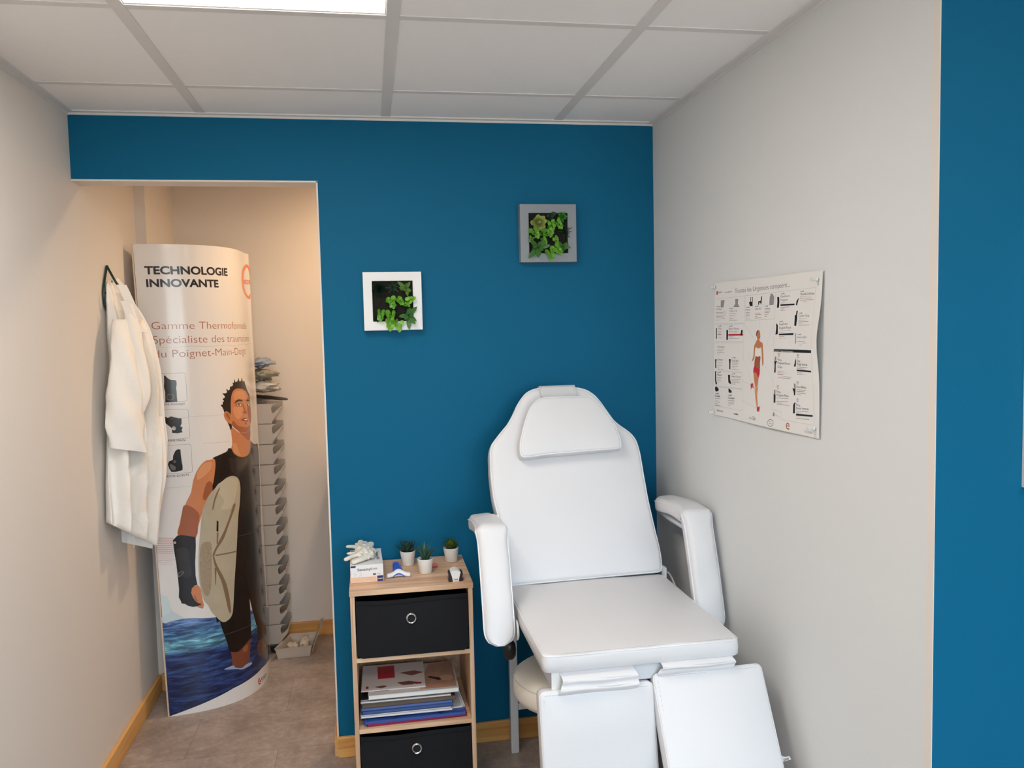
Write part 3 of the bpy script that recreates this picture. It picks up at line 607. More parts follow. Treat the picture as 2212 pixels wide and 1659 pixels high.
        ['p','grey',[[1.042,1.497],[1.096,1.498],[1.096,1.497],[1.042,1.496]]],
        ['l','grey2',[[0.947,1.506],[0.956,1.507],[0.961,1.508],[0.964,1.507],[0.958,1.505]],0.0011],
        ['t','grey2','RespiForm',[0.946,1.497],[0.988,1.498],0.006,0.0],
        ['t','grey2','Poignet-Pouce',[0.946,1.487],[1.006,1.489],0.007,0.0],
        ['p','grey',[[0.946,1.483],[1.006,1.485],[1.006,1.484],[0.946,1.483]]],
        ['p','grey',[[0.946,1.479],[0.994,1.48],[0.994,1.48],[0.946,1.478]]],
        ['p','black',[[0.944,1.476],[1.018,1.478],[1.018,1.473],[0.944,1.472]]],
        ['p','rust',[[0.946,1.469],[0.973,1.47],[0.973,1.469],[0.946,1.468]]],
        ['p','grey',[[0.946,1.465],[1.009,1.466],[1.009,1.466],[0.946,1.464]]],
        ['p','grey',[[0.946,1.46],[1.006,1.462],[1.006,1.462],[0.946,1.46]]],
        ['l','grey2',[[1.039,1.474],[1.047,1.475],[1.051,1.476],[1.054,1.475],[1.048,1.473]],0.0011],
        ['t','grey2','Immo Splint',[1.037,1.465],[1.082,1.466],0.006,0.0],
        ['p','grey',[[1.037,1.461],[1.082,1.462],[1.082,1.462],[1.037,1.461]]],
        ['p','rust',[[1.037,1.458],[1.073,1.458],[1.073,1.457],[1.037,1.457]]],
        ['p','grey',[[1.037,1.453],[1.08,1.455],[1.08,1.454],[1.037,1.453]]],
        ['p','grey',[[1.037,1.449],[1.058,1.45],[1.058,1.449],[1.037,1.449]]],
        ['l','grey2',[[0.57,1.497],[0.582,1.497],[0.588,1.499],[0.593,1.497],[0.584,1.495]],0.0011],
        ['t','grey2',"X'Act",[0.567,1.487],[0.594,1.487],0.006,0.0],
        ['p','grey',[[0.567,1.482],[0.594,1.482],[0.594,1.481],[0.567,1.481]]],
        ['p','grey',[[0.567,1.477],[0.589,1.477],[0.589,1.476],[0.567,1.476]]],
        ['p','rust',[[0.567,1.473],[0.593,1.473],[0.593,1.471],[0.567,1.471]]],
        ['p','grey',[[0.567,1.467],[0.579,1.468],[0.579,1.467],[0.567,1.467]]],
        ['p','grey',[[0.567,1.463],[0.595,1.463],[0.595,1.462],[0.567,1.462]]],
        ['l','grey2',[[0.645,1.496],[0.657,1.497],[0.662,1.498],[0.667,1.497],[0.658,1.495]],0.0011],
        ['t','grey2','Support Everest',[0.643,1.487],[0.708,1.487],0.006,0.0],
        ['p','grey',[[0.643,1.482],[0.708,1.483],[0.708,1.482],[0.643,1.481]]],
        ['p','grey',[[0.643,1.477],[0.695,1.478],[0.695,1.477],[0.643,1.477]]],
        ['p','red',[[0.641,1.474],[0.734,1.475],[0.734,1.47],[0.641,1.469]]],
        ['p','grey',[[0.642,1.466],[0.672,1.466],[0.672,1.465],[0.642,1.465]]],
        ['p','grey',[[0.642,1.461],[0.711,1.462],[0.711,1.461],[0.642,1.46]]],
        ['t','grey2','Classique',[0.565,1.433],[0.614,1.434],0.006,0.0],
        ['p','grey',[[0.564,1.429],[0.614,1.43],[0.614,1.429],[0.564,1.428]]],
        ['p','rust',[[0.564,1.424],[0.604,1.425],[0.604,1.424],[0.564,1.423]]],
        ['p','grey',[[0.564,1.419],[0.611,1.42],[0.611,1.419],[0.564,1.418]]],
        ['p','grey',[[0.564,1.414],[0.587,1.414],[0.587,1.414],[0.564,1.413]]],
        ['t','grey2','Airfoam',[0.564,1.394],[0.601,1.395],0.006,0.0],
        ['p','grey',[[0.564,1.389],[0.601,1.39],[0.601,1.389],[0.564,1.388]]],
        ['p','grey',[[0.564,1.384],[0.594,1.385],[0.594,1.384],[0.564,1.383]]],
        ['p','rust',[[0.564,1.379],[0.599,1.38],[0.599,1.379],[0.564,1.378]]],
        ['p','grey',[[0.564,1.374],[0.581,1.374],[0.581,1.374],[0.564,1.373]]],
        ['p','grey',[[0.564,1.369],[0.603,1.37],[0.603,1.369],[0.564,1.368]]],
        ['l','grey2',[[0.663,1.405],[0.675,1.406],[0.681,1.408],[0.685,1.406],[0.677,1.404]],0.0011],
        ['t','grey2','EasyLight',[0.661,1.395],[0.704,1.396],0.006,0.0],
        ['p','grey',[[0.661,1.391],[0.703,1.392],[0.703,1.391],[0.661,1.39]]],
        ['p','grey',[[0.661,1.386],[0.695,1.387],[0.695,1.386],[0.661,1.385]]],
        ['p','rust',[[0.661,1.381],[0.701,1.382],[0.701,1.381],[0.661,1.38]]],
        ['p','grey',[[0.661,1.377],[0.68,1.377],[0.68,1.376],[0.661,1.376]]],
        ['p','grey',[[0.661,1.372],[0.705,1.373],[0.705,1.372],[0.661,1.371]]],
        ['l','grey2',[[0.564,1.358],[0.576,1.359],[0.582,1.361],[0.587,1.36],[0.578,1.357]],0.0011],
        ['t','grey2','Weed',[0.561,1.348],[0.593,1.349],0.006,0.0],
        ['p','grey',[[0.561,1.343],[0.593,1.344],[0.593,1.343],[0.561,1.342]]],
        ['p','rust',[[0.561,1.338],[0.586,1.339],[0.586,1.338],[0.561,1.337]]],
        ['p','grey',[[0.561,1.333],[0.591,1.334],[0.591,1.333],[0.561,1.332]]],
        ['p','grey',[[0.561,1.328],[0.575,1.328],[0.575,1.328],[0.561,1.327]]],
        ['l','grey2',[[0.659,1.358],[0.671,1.359],[0.677,1.361],[0.681,1.36],[0.673,1.358]],0.0011],
        ['t','grey2','Weed Courte',[0.657,1.349],[0.718,1.351],0.005,0.0],
        ['p','grey',[[0.657,1.344],[0.718,1.346],[0.718,1.345],[0.657,1.343]]],
        ['p','rust',[[0.657,1.339],[0.706,1.341],[0.706,1.34],[0.657,1.338]]],
        ['p','grey',[[0.657,1.334],[0.715,1.337],[0.715,1.336],[0.657,1.333]]],
        ['p','grey',[[0.657,1.33],[0.685,1.331],[0.685,1.33],[0.657,1.329]]],
        ['l','grey2',[[0.548,1.293],[0.561,1.294],[0.567,1.296],[0.572,1.295],[0.563,1.292]],0.0011],
        ['t','grey2','Podofit',[0.545,1.283],[0.581,1.285],0.006,0.0],
        ['p','grey',[[0.545,1.278],[0.581,1.28],[0.581,1.279],[0.545,1.277]]],
        ['p','grey',[[0.545,1.273],[0.574,1.274],[0.574,1.274],[0.545,1.272]]],
        ['p','rust',[[0.545,1.268],[0.58,1.27],[0.579,1.269],[0.545,1.267]]],
        ['p','grey',[[0.545,1.263],[0.562,1.264],[0.562,1.263],[0.545,1.262]]],
        ['p','grey',[[0.545,1.258],[0.583,1.26],[0.583,1.259],[0.545,1.257]]],
        ['l','grey2',[[0.637,1.294],[0.649,1.296],[0.655,1.298],[0.659,1.297],[0.651,1.294]],0.0011],
        ['t','grey2','Podalight',[0.635,1.284],[0.678,1.287],0.006,0.0],
        ['p','grey',[[0.635,1.28],[0.678,1.282],[0.678,1.281],[0.635,1.279]]],
        ['p','grey',[[0.634,1.275],[0.669,1.277],[0.669,1.276],[0.634,1.274]]],
        ['p','rust',[[0.634,1.27],[0.676,1.273],[0.676,1.272],[0.634,1.269]]],
        ['p','grey',[[0.634,1.265],[0.654,1.266],[0.654,1.266],[0.634,1.264]]],
        ['p','grey',[[0.634,1.26],[0.68,1.263],[0.68,1.263],[0.634,1.26]]],
        ['t','grey2','Exos',[0.938,1.409],[0.958,1.406],0.006,0.0],
        ['t','grey2','Poignet-Pouce',[0.938,1.399],[1.003,1.399],0.006,0.0],
        ['t','grey2','Court',[0.938,1.389],[0.963,1.388],0.007,0.0],
        ['p','grey',[[0.938,1.385],[1.003,1.385],[1.003,1.385],[0.938,1.385]]],
        ['p','grey',[[0.938,1.381],[0.99,1.381],[0.99,1.381],[0.938,1.38]]],
        ['p','grey',[[0.938,1.377],[1.0,1.377],[1.0,1.377],[0.938,1.376]]],
        ['p','rust',[[0.938,1.373],[0.967,1.373],[0.967,1.372],[0.938,1.372]]],
        ['p','grey',[[0.938,1.368],[1.006,1.369],[1.006,1.368],[0.938,1.368]]],
        ['p','grey',[[0.938,1.364],[1.003,1.365],[1.003,1.364],[0.938,1.363]]],
        ['t','rust','e',[0.939,1.418],[0.949,1.418],0.009,-0.01],
        ['t','grey2','Exos',[1.034,1.409],[1.05,1.407],0.006,0.0],
        ['t','grey2','Doigt Interne',[1.034,1.4],[1.084,1.4],0.006,0.0],
        ['p','grey',[[1.034,1.396],[1.084,1.396],[1.084,1.395],[1.034,1.395]]],
        ['p','grey',[[1.034,1.392],[1.074,1.392],[1.074,1.391],[1.034,1.391]]],
        ['p','black',[[1.033,1.389],[1.101,1.389],[1.101,1.385],[1.033,1.385]]],
        ['p','grey',[[1.034,1.382],[1.057,1.382],[1.057,1.381],[1.034,1.381]]],
        ['p','grey',[[1.034,1.378],[1.087,1.378],[1.087,1.378],[1.034,1.377]]],
        ['t','rust','e',[1.035,1.418],[1.044,1.418],0.009,-0.01],
        ['t','grey2','Exos',[0.932,1.326],[0.953,1.324],0.006,0.0],
        ['t','grey2','Poignet-Main',[0.932,1.316],[0.992,1.318],0.006,0.0],
        ['p','grey',[[0.932,1.312],[0.992,1.314],[0.992,1.313],[0.932,1.311]]],
        ['p','grey',[[0.932,1.307],[0.981,1.309],[0.981,1.309],[0.932,1.307]]],
        ['p','rust',[[0.932,1.303],[0.989,1.306],[0.989,1.305],[0.932,1.302]]],
        ['p','grey',[[0.932,1.299],[0.96,1.3],[0.96,1.299],[0.932,1.298]]],
        ['p','grey',[[0.932,1.295],[0.995,1.298],[0.995,1.297],[0.932,1.294]]],
        ['t','rust','e',[0.934,1.335],[0.944,1.335],0.009,-0.01],
        ['t','grey2','Exos Rhiza',[1.031,1.344],[1.076,1.345],0.006,0.0],
        ['p','grey',[[1.031,1.34],[1.076,1.341],[1.076,1.34],[1.031,1.339]]],
        ['p','rust',[[1.031,1.336],[1.067,1.337],[1.067,1.336],[1.031,1.335]]],
        ['p','grey',[[1.031,1.332],[1.074,1.333],[1.074,1.332],[1.031,1.331]]],
        ['p','grey',[[1.031,1.328],[1.051,1.328],[1.051,1.327],[1.031,1.327]]],
        ['t','rust','e',[1.032,1.353],[1.041,1.353],0.008,-0.01],
        ['t','grey2','Exos',[1.029,1.3],[1.047,1.299],0.006,0.0],
        ['t','grey2','Boxer Interne',[1.029,1.291],[1.085,1.294],0.006,0.0],
        ['p','grey',[[1.029,1.287],[1.085,1.29],[1.085,1.289],[1.029,1.286]]],
        ['p','grey',[[1.029,1.283],[1.074,1.285],[1.074,1.285],[1.029,1.282]]],
        ['p','black',[[1.028,1.28],[1.104,1.284],[1.104,1.28],[1.028,1.275]]],
        ['p','grey',[[1.029,1.273],[1.055,1.274],[1.055,1.274],[1.029,1.272]]],
        ['p','grey',[[1.029,1.269],[1.088,1.272],[1.088,1.271],[1.029,1.268]]],
        ['t','rust','e',[1.031,1.309],[1.04,1.31],0.009,-0.01],
        ['t','white2','GAMME THERMOFORMABLE',[0.918,1.429],[1.018,1.43],0.004,0],
        ['p','black',[[0.932,1.569],[0.942,1.569],[0.944,1.558],[0.942,1.542],[0.931,1.542],[0.933,1.557]]],
        ['p','black',[[1.044,1.564],[1.04,1.557],[1.034,1.545],[1.029,1.546],[1.031,1.556]]],
        ['p','black',[[1.032,1.532],[1.039,1.532],[1.035,1.522],[1.035,1.511],[1.031,1.495],[1.022,1.496],[1.024,1.521],[1.03,1.523]]],
        ['p','black',[[0.928,1.503],[0.938,1.498],[0.938,1.475],[0.925,1.473],[0.929,1.49]]],
        ['p','black',[[0.771,1.562],[0.779,1.563],[0.779,1.575],[0.782,1.575],[0.782,1.563],[0.788,1.562],[0.788,1.575],[0.792,1.575],[0.792,1.55],[0.776,1.551]]],
        ['p','black',[[0.842,1.575],[0.847,1.574],[0.844,1.558],[0.842,1.552],[0.837,1.558],[0.832,1.559],[0.829,1.552],[0.825,1.553],[0.825,1.562],[0.839,1.563]]],
        ['p','black',[[0.556,1.491],[0.562,1.492],[0.561,1.459],[0.555,1.46]]],
        ['p','black',[[0.628,1.485],[0.639,1.486],[0.639,1.47],[0.636,1.456],[0.627,1.457]]],
        ['p','black',[[0.723,1.486],[0.732,1.485],[0.731,1.479],[0.725,1.469],[0.717,1.471]]],
        ['p','black',[[0.548,1.397],[0.558,1.398],[0.554,1.384],[0.556,1.37],[0.548,1.372]]],
        ['p','black',[[0.642,1.401],[0.654,1.401],[0.652,1.388],[0.651,1.371],[0.643,1.372],[0.644,1.388]]],
        ['p','black',[[0.547,1.361],[0.554,1.361],[0.553,1.335],[0.56,1.323],[0.55,1.321],[0.546,1.334]]],
        ['p','black',[[0.635,1.355],[0.649,1.355],[0.648,1.342],[0.655,1.331],[0.649,1.328],[0.637,1.333]]],
        ['p','black',[[0.546,1.313],[0.559,1.315],[0.573,1.308],[0.567,1.302],[0.552,1.299],[0.546,1.304]]],
        ['p','black',[[0.637,1.314],[0.645,1.314],[0.659,1.309],[0.657,1.303],[0.639,1.303]]],
        ['p','black',[[0.92,1.405],[0.935,1.406],[0.928,1.398],[0.927,1.376],[0.919,1.376],[0.922,1.394]]],
        ['p','black',[[1.026,1.416],[1.03,1.41],[1.03,1.4],[1.027,1.395],[1.02,1.396],[1.024,1.404]]],
        ['p','black',[[0.916,1.32],[0.926,1.319],[0.925,1.298],[0.916,1.297]]],
        ['p','black',[[1.012,1.342],[1.026,1.34],[1.024,1.325],[1.019,1.324],[1.017,1.333]]],
        ['p','black',[[1.019,1.306],[1.027,1.307],[1.023,1.302],[1.022,1.28],[1.013,1.279],[1.014,1.3]]],
        ['p','grey',[[0.591,1.573],[0.618,1.573],[0.609,1.552],[0.589,1.552]]],
        ['p','grey',[[0.686,1.573],[0.706,1.573],[0.703,1.56],[0.713,1.55],[0.674,1.551],[0.687,1.56]]],
        ['p','grey',[[0.896,1.579],[0.905,1.579],[0.915,1.571],[0.913,1.55],[0.889,1.55],[0.89,1.569]]],
        ['p','grey',[[1.027,1.478],[1.031,1.477],[1.03,1.452],[1.025,1.452]]],
        ['p','grey',[[0.924,1.418],[0.931,1.417],[0.931,1.407],[0.92,1.405]]],
        ['p','grey',[[0.919,1.331],[0.926,1.332],[0.925,1.32],[0.917,1.32]]],
        ['p','grey',[[1.019,1.354],[1.027,1.353],[1.027,1.34],[1.019,1.341]]],
        ['p','skinm',[[0.818,1.458],[0.824,1.462],[0.834,1.457],[0.839,1.454],[0.848,1.452],[0.853,1.449],[0.855,1.433],[0.858,1.411],[0.858,1.398],[0.854,1.39],[0.85,1.396],[0.848,1.418],[0.844,1.438],[0.839,1.438],[0.826,1.436],[0.811,1.439],[0.807,1.431],[0.803,1.41],[0.793,1.401],[0.789,1.402],[0.797,1.416],[0.801,1.441],[0.807,1.448]]],
        ['p','skinm',[[0.815,1.477],[0.818,1.483],[0.828,1.485],[0.835,1.482],[0.838,1.474],[0.838,1.466],[0.833,1.46],[0.826,1.459],[0.82,1.462]]],
        ['l','hairb',[[0.829,1.475],[0.832,1.476]],0.0012],
        ['l','lip',[[0.83,1.465],[0.835,1.466]],0.0012],
        ['p','hairb',[[0.813,1.472],[0.815,1.479],[0.822,1.484],[0.831,1.484],[0.824,1.48],[0.82,1.473],[0.818,1.467]]],
        ['p','white2',[[0.813,1.439],[0.811,1.432],[0.811,1.417],[0.822,1.414],[0.84,1.416],[0.842,1.428],[0.841,1.438],[0.839,1.435],[0.826,1.434],[0.815,1.435]]],
        ['p','skind',[[0.811,1.414],[0.822,1.413],[0.84,1.415],[0.837,1.397],[0.836,1.381],[0.818,1.383],[0.803,1.389]]],
        ['p','red',[[0.804,1.388],[0.818,1.383],[0.837,1.381],[0.836,1.369],[0.83,1.357],[0.822,1.363],[0.816,1.369],[0.797,1.368],[0.798,1.38]]],
        ['p','skinm',[[0.799,1.368],[0.816,1.369],[0.823,1.362],[0.829,1.358],[0.825,1.344],[0.82,1.33],[0.814,1.326],[0.806,1.34]]],
        ['p','skinl',[[0.808,1.326],[0.825,1.33],[0.821,1.315],[0.823,1.296],[0.827,1.277],[0.821,1.276],[0.813,1.296]]],
        ['p','skinm',[[0.806,1.327],[0.795,1.334],[0.785,1.33],[0.782,1.32],[0.789,1.328],[0.803,1.327]]],
        ['p','red',[[0.823,1.276],[0.838,1.281],[0.838,1.267],[0.829,1.265],[0.823,1.269]]],
        ['p','red',[[0.782,1.336],[0.792,1.341],[0.798,1.337],[0.792,1.33],[0.783,1.325]]],
        ['t','black','PROCARE',[0.556,1.24],[0.598,1.241],0.005,0.01],
        ['t','black','cefar',[0.672,1.242],[0.706,1.243],0.005,0.03],
        ['t','black','DONJOY',[0.777,1.241],[0.819,1.241],0.004,0],
        ['l','black',[[0.795,1.248],[0.805,1.249],[0.814,1.246],[0.812,1.243],[0.805,1.239]],0.0012],
        ['l','grey2',[[0.917,1.245],[0.916,1.241],[0.912,1.237],[0.906,1.235],[0.899,1.234],[0.893,1.235],[0.888,1.238],[0.887,1.242],[0.888,1.246],[0.893,1.249],[0.899,1.252],[0.906,1.252],[0.912,1.251],[0.916,1.249],[0.917,1.245]],0.0016],
        ['p','grey',[[0.892,1.246],[0.908,1.246],[0.908,1.245],[0.892,1.245]]],
        ['p','grey',[[0.892,1.242],[0.913,1.242],[0.913,1.241],[0.892,1.241]]],
        ['t','rust','e',[0.981,1.236],[0.998,1.236],0.017,0.0],
        ['t','grey2','Veinax',[1.067,1.237],[1.102,1.239],0.008,-0.01],
        ['p','grey',[[0.928,1.267],[0.939,1.267],[0.939,1.266],[0.928,1.266]]],
        ['p','grey',[[0.928,1.263],[0.95,1.264],[0.95,1.263],[0.928,1.263]]],
        ['p','grey',[[0.914,1.272],[0.922,1.272],[0.924,1.263],[0.913,1.262]]],
    ],
    'poster': [[0.547,1.626],[1.146,1.622],[1.131,1.231],[0.535,1.228]],
    'back': [[2.001,0.0057],[2.0038,0.0154],[2.0073,0.0475],[2.0049,0.0956],[2.0,0.14],[1.9956,0.1893],[1.9913,0.239],[1.9892,0.2892],[1.9871,0.34],[1.9862,0.3773],[1.9843,0.4102],[1.9783,0.4459],[1.9671,0.4678],[1.9525,0.4837],[1.9288,0.503],[1.9077,0.524],[1.892,0.5502],[1.8725,0.5849],[1.8565,0.6099],[1.8394,0.6266],[1.8171,0.6402],[1.78,0.6494],[1.7282,0.6538],[1.6762,0.6532],[1.638,0.6473],[1.6112,0.6353],[1.5932,0.6176],[1.5774,0.5967],[1.5636,0.5711],[1.55,0.548],[1.5343,0.5251],[1.5093,0.4982],[1.4843,0.4693],[1.474,0.4537],[1.4674,0.4265],[1.4658,0.3948],[1.4642,0.3588],[1.4651,0.3141],[1.4681,0.2697],[1.4755,0.2255],[1.4828,0.1817],[1.489,0.1257],[1.4936,0.0536],[1.4952,0.0119],[1.4957,-0.0022],[1.4988,-0.0054],[1.5143,-0.0048],[1.7057,-0.0023],[1.8841,0.0008],[1.9749,0.002],[1.9955,0.0027]],
    'backplane': [[0.0,-0.385,0.7],[0.0,0.38569,0.92263]],
    'pillow': [[1.6213,0.5826],[1.6361,0.5938],[1.662,0.5999],[1.7128,0.6003],[1.7639,0.5997],[1.8104,0.598],[1.8282,0.5896],[1.8488,0.5664],[1.8729,0.5345],[1.8879,0.5055],[1.8971,0.4863],[1.9027,0.458],[1.9072,0.4391],[1.9051,0.4161],[1.8963,0.4096],[1.8335,0.4067],[1.7277,0.4019],[1.6507,0.4003],[1.5875,0.3953],[1.5653,0.3964],[1.5584,0.408],[1.5605,0.4419],[1.5706,0.4779],[1.586,0.5233],[1.6031,0.5598]],
    'coat_l': [[0.169,0.259,1.694],[0.169,0.248,1.634],[0.169,0.25,1.616],[0.169,0.237,1.514],[0.169,0.247,1.425],[0.169,0.236,1.366],[0.169,0.213,1.295],[0.169,0.189,1.218],[0.169,0.163,1.135],[0.169,0.128,0.999],[0.169,0.118,0.911],[0.169,0.108,0.855]],
    'coat_r': [[0.172,0.4,1.715],[0.207,0.4,1.663],[0.219,0.4,1.62],[0.244,0.4,1.578],[0.266,0.4,1.525],[0.276,0.4,1.479],[0.285,0.4,1.388],[0.29,0.4,1.29],[0.294,0.4,1.19],[0.301,0.4,1.114],[0.295,0.4,0.986],[0.276,0.4,0.878],[0.261,0.4,0.809],[0.253,0.4,0.75],[0.24,0.4,0.691]],
}


# ------------------------------------------------------------------ room
structure(boxes('floor', FLOOR, [(-1.2, XF + .1, YF - .1, YN + .1, -.06, 0)], smooth=0))
# ceiling: hung tiles in a metal grid
mb = MB()
gx = [XL] + [XB + .6 * k for k in range(-1, 6) if XL + .02 < XB + .6 * k < XF] + [XF]
gy = [YF] + sorted(Y1 - .6 * k for k in range(0, 8) if Y1 - .6 * k > YF + .02) + [0.0]
rnd = random.Random(3)
LIGHT_CELLS = []
for i in range(len(gx) - 1):
    for j in range(len(gy) - 1):
        x0, x1, y0, y1 = gx[i], gx[i + 1], gy[j], gy[j + 1]
        cx, cy = (x0 + x1) / 2, (y0 + y1) / 2
        if cx > XR and cy > YS: continue
        lamp = (abs(x0 - (XB - .6)) < .01 and (abs(y1 - Y2) < .03 or abs(y1 - (Y2 - 1.8)) < .03)) or (abs(x0 - (XB + 1.2)) < .01 and abs(y1 - (Y2 - 1.8)) < .03)
        if lamp: LIGHT_CELLS.append((x0, x1, y0, y1)); continue
        g = .011 if (x1 - x0) > .3 and (y1 - y0) > .3 else .009
        t = rnd.uniform(.0002, .0012)
        mb.box(x0 + g, x1 - g, y0 + g, y1 - g, HC + .0012 + t * .5, HC + .02, 0)
mb.box(XL, XF, YF, 0, HC + .02, HC + .06, 1)
ceiling = structure(mb.build('ceiling', [CEIL, GAP], smooth=0))
mb = MB()
for x in gx[1:-1]: mb.box(x - .0155, x + .0155, YF, 0 if x < XR else YS, HC - .0006, HC + .004)
for y in gy[1:-1]: mb.box(XL, XR if y > YS else XF, y - .012, y + .012, HC - .0003, HC + .0045)
mb.build('ceiling_grid', GRID, ceiling, smooth=0)
structure(boxes('trim_1', GRID, [(XL, XL + .021, YF, 0, HC - .004, HC + .004), (XL, XL + .003, YF, 0, HC - .012, HC)], smooth=0))
structure(boxes('trim_2', GRID, [(XR - .021, XR, YS, 0, HC - .004, HC + .004), (XR - .003, XR, YS, 0, HC - .012, HC)], smooth=0))
structure(boxes('trim_3', GRID, [(XL, XR, -.021, 0, HC - .003, HC + .004), (XL, XR, -.003, 0, HC - .010, HC)], smooth=0))
# teal wall with the opening on its left
structure(boxes('wall_back', [TEAL, WHITEWALL], [
    (XL, XR, 0, .004, HO, HC + .05, 0), (XJ, XR + .1, 0, .004, 0, HO, 0),
    (XL, XR, .004, TW, HO + .001, 2.45, 1), (XJ + .001, XR + .1, .004, TW, 0, HO + .001, 1)], smooth=0))
structure(boxes('trim_4', WHITEWALL, [(XL, XJ + .001, -.0015, TW, HO - .004, HO + .0015), (XJ - .004, XJ + .0015, -.0015, TW, 0, HO)], smooth=0))
structure(boxes('wall_left', WHITEWALL, [(XL - .1, XL, YF, YP, 0, 2.45)], smooth=0))
structure(boxes('wall_nook_left', WHITEWALL, [(XL - .2, XN, YP, YN + .1, 0, 2.45)], smooth=0))
structure(boxes('wall_nook_back', WHITEWALL, [(XN, 2.2, YN, YN + .1, 0, 2.45)], smooth=0))
structure(boxes('wall_nook_right', WHITEWALL, [(1.95, 2.05, TW, YN, 0, 2.45)], smooth=0))
structure(boxes('ceiling_nook', WHITEWALL, [(XL - .1, 2.1, TW - .02, YN + .1, 2.42, 2.5)], smooth=0))
structure(boxes('wall_right', GREYWALL, [(XR, XR + .09, YS + .001, 0, 0, HC + .05)], smooth=0))
structure(boxes('wall_side', TEAL, [(XR + .001, XF, YS, YS + .1, 0, HC + .05)], smooth=0))
structure(boxes('trim_5', WHITEWALL, [(XR - .0004, XR + .0010, YS - .0004, YS + .02, 0, HC)], smooth=0))
structure(boxes('wall_far_right', FILLCUT_WALL, [(XF, XF + .1, YF, YS + .1, 0, HC + .05)], smooth=0))
wx0, wx1, wz0, wz1 = .85, 2.75, .75, 2.15
structure(boxes('wall_front', FILLCUT_WALL, [(XL - .1, wx0, YF - .1, YF, 0, HC + .05), (wx1, XF + .1, YF - .1, YF, 0, HC + .05),
    (wx0, wx1, YF - .1, YF, 0, wz0), (wx0, wx1, YF - .1, YF, wz1, HC + .05)], smooth=0))
wf = structure(boxes('window_1', WHITEP, [(wx0, wx1, YF - .06, YF - .01, wz0, wz0 + .05), (wx0, wx1, YF - .06, YF - .01, wz1 - .05, wz1),
    (wx0, wx0 + .05, YF - .06, YF - .01, wz0, wz1), (wx1 - .05, wx1, YF - .06, YF - .01, wz0, wz1), ((wx0 + wx1) / 2 - .03, (wx0 + wx1) / 2 + .03, YF - .05, YF - .01, wz0, wz1)], smooth=0))
# skirting boards
BH, BT = .075, .014
structure(boxes('baseboard_left', PINE_Y, [(XL, XL + BT, YF, YP - BT, 0, BH)], smooth=0, bevel=.003))
structure(boxes('baseboard_pillar', PINE_X, [(XL + BT, XN + BT, YP - BT, YP, 0, BH)], smooth=0, bevel=.003))
structure(boxes('baseboard_nook_left', PINE_Y, [(XN, XN + BT, YP, YN - BT, 0, BH)], smooth=0, bevel=.003))
structure(boxes('baseboard_nook_back', PINE_X, [(XN, 1.95, YN - BT, YN, 0, BH)], smooth=0, bevel=.003))
structure(boxes('baseboard_back', PINE_X, [(XJ - .002, XR - BT, -BT, 0, 0, BH)], smooth=0, bevel=.003))
structure(boxes('baseboard_jamb', PINE_Y, [(XJ - BT, XJ - .004, -.001, TW + BT, 0, BH)], smooth=0, bevel=.002))
structure(boxes('baseboard_right', PINE_Y, [(XR - BT, XR, YS - BT, -BT, 0, BH)], smooth=0, bevel=.003))
structure(boxes('baseboard_side', PINE_X, [(XR - BT, XF, YS - BT, YS, 0, BH)], smooth=0, bevel=.003))

# ------------------------------------------------------------------ ceiling lamps
LEDM = mat('led_diffuser', (0.9, 0.9, 0.9), rough=0.5, emit=(LED_COLOR[0], LED_COLOR[1], LED_COLOR[2], LED_STRENGTH))
for k, (x0, x1, y0, y1) in enumerate(LIGHT_CELLS):
    lab = 'square white LED ceiling panel, switched on, cut by the top edge of the photo' if abs(y1 - Y2) < .03 else ('square LED ceiling panel behind the camera near the left wall' if x0 < 1 else 'square LED ceiling panel behind the camera near the window')
    t = thing('ceiling_light', lab, 'ceiling light', ((x0 + x1) / 2, (y0 + y1) / 2, HC), 'LED panels in the tile ceiling')
    fr = .019
    boxes('frame', WHITEP, [(x0 + .006, x1 - .006, y0 + .006, y0 + fr, HC + .002, HC + .012), (x0 + .006, x1 - .006, y1 - fr, y1 - .006, HC + .002, HC + .012),
        (x0 + .006, x0 + fr, y0 + fr, y1 - fr, HC + .002, HC + .012), (x1 - fr, x1 - .006, y0 + fr, y1 - fr, HC + .002, HC + .012)], t, smooth=0)
    boxes('diffuser', LEDM, [(x0 + fr, x1 - fr, y0 + fr, y1 - fr, HC + .005, HC + .009)], t, smooth=0)
t = thing('ceiling_spotlight', 'round warm ceiling spotlight inside the storage nook', 'ceiling light', (1.32, .62, 2.42))
b = MB(); b.lathe([(.05, 0), (.075, 0), (.075, -.012), (.06, -.015), (.05, -.006)], (1.32, .62, 2.42), 24, cap0=False, cap1=False); b.build('rim', WHITEP, t)
b = MB(); b.lathe([(.052, -.004), (.03, -.006)], (1.32, .62, 2.42), 24); b.build('lens', mat('spot_lens', (1, .9, .75), emit=(1, .80, .56, 12)), t)
l = bpy.data.lights.new('nook_light', 'SPOT'); l.energy = NOOK_POWER * 4; l.color = (1.0, .71, .44); l.shadow_soft_size = .06; l.spot_size = math.radians(165); l.spot_blend = .6
o = bpy.data.objects.new('nook_light', l); o.location = (1.32, .62, 2.39); COL.objects.link(o)

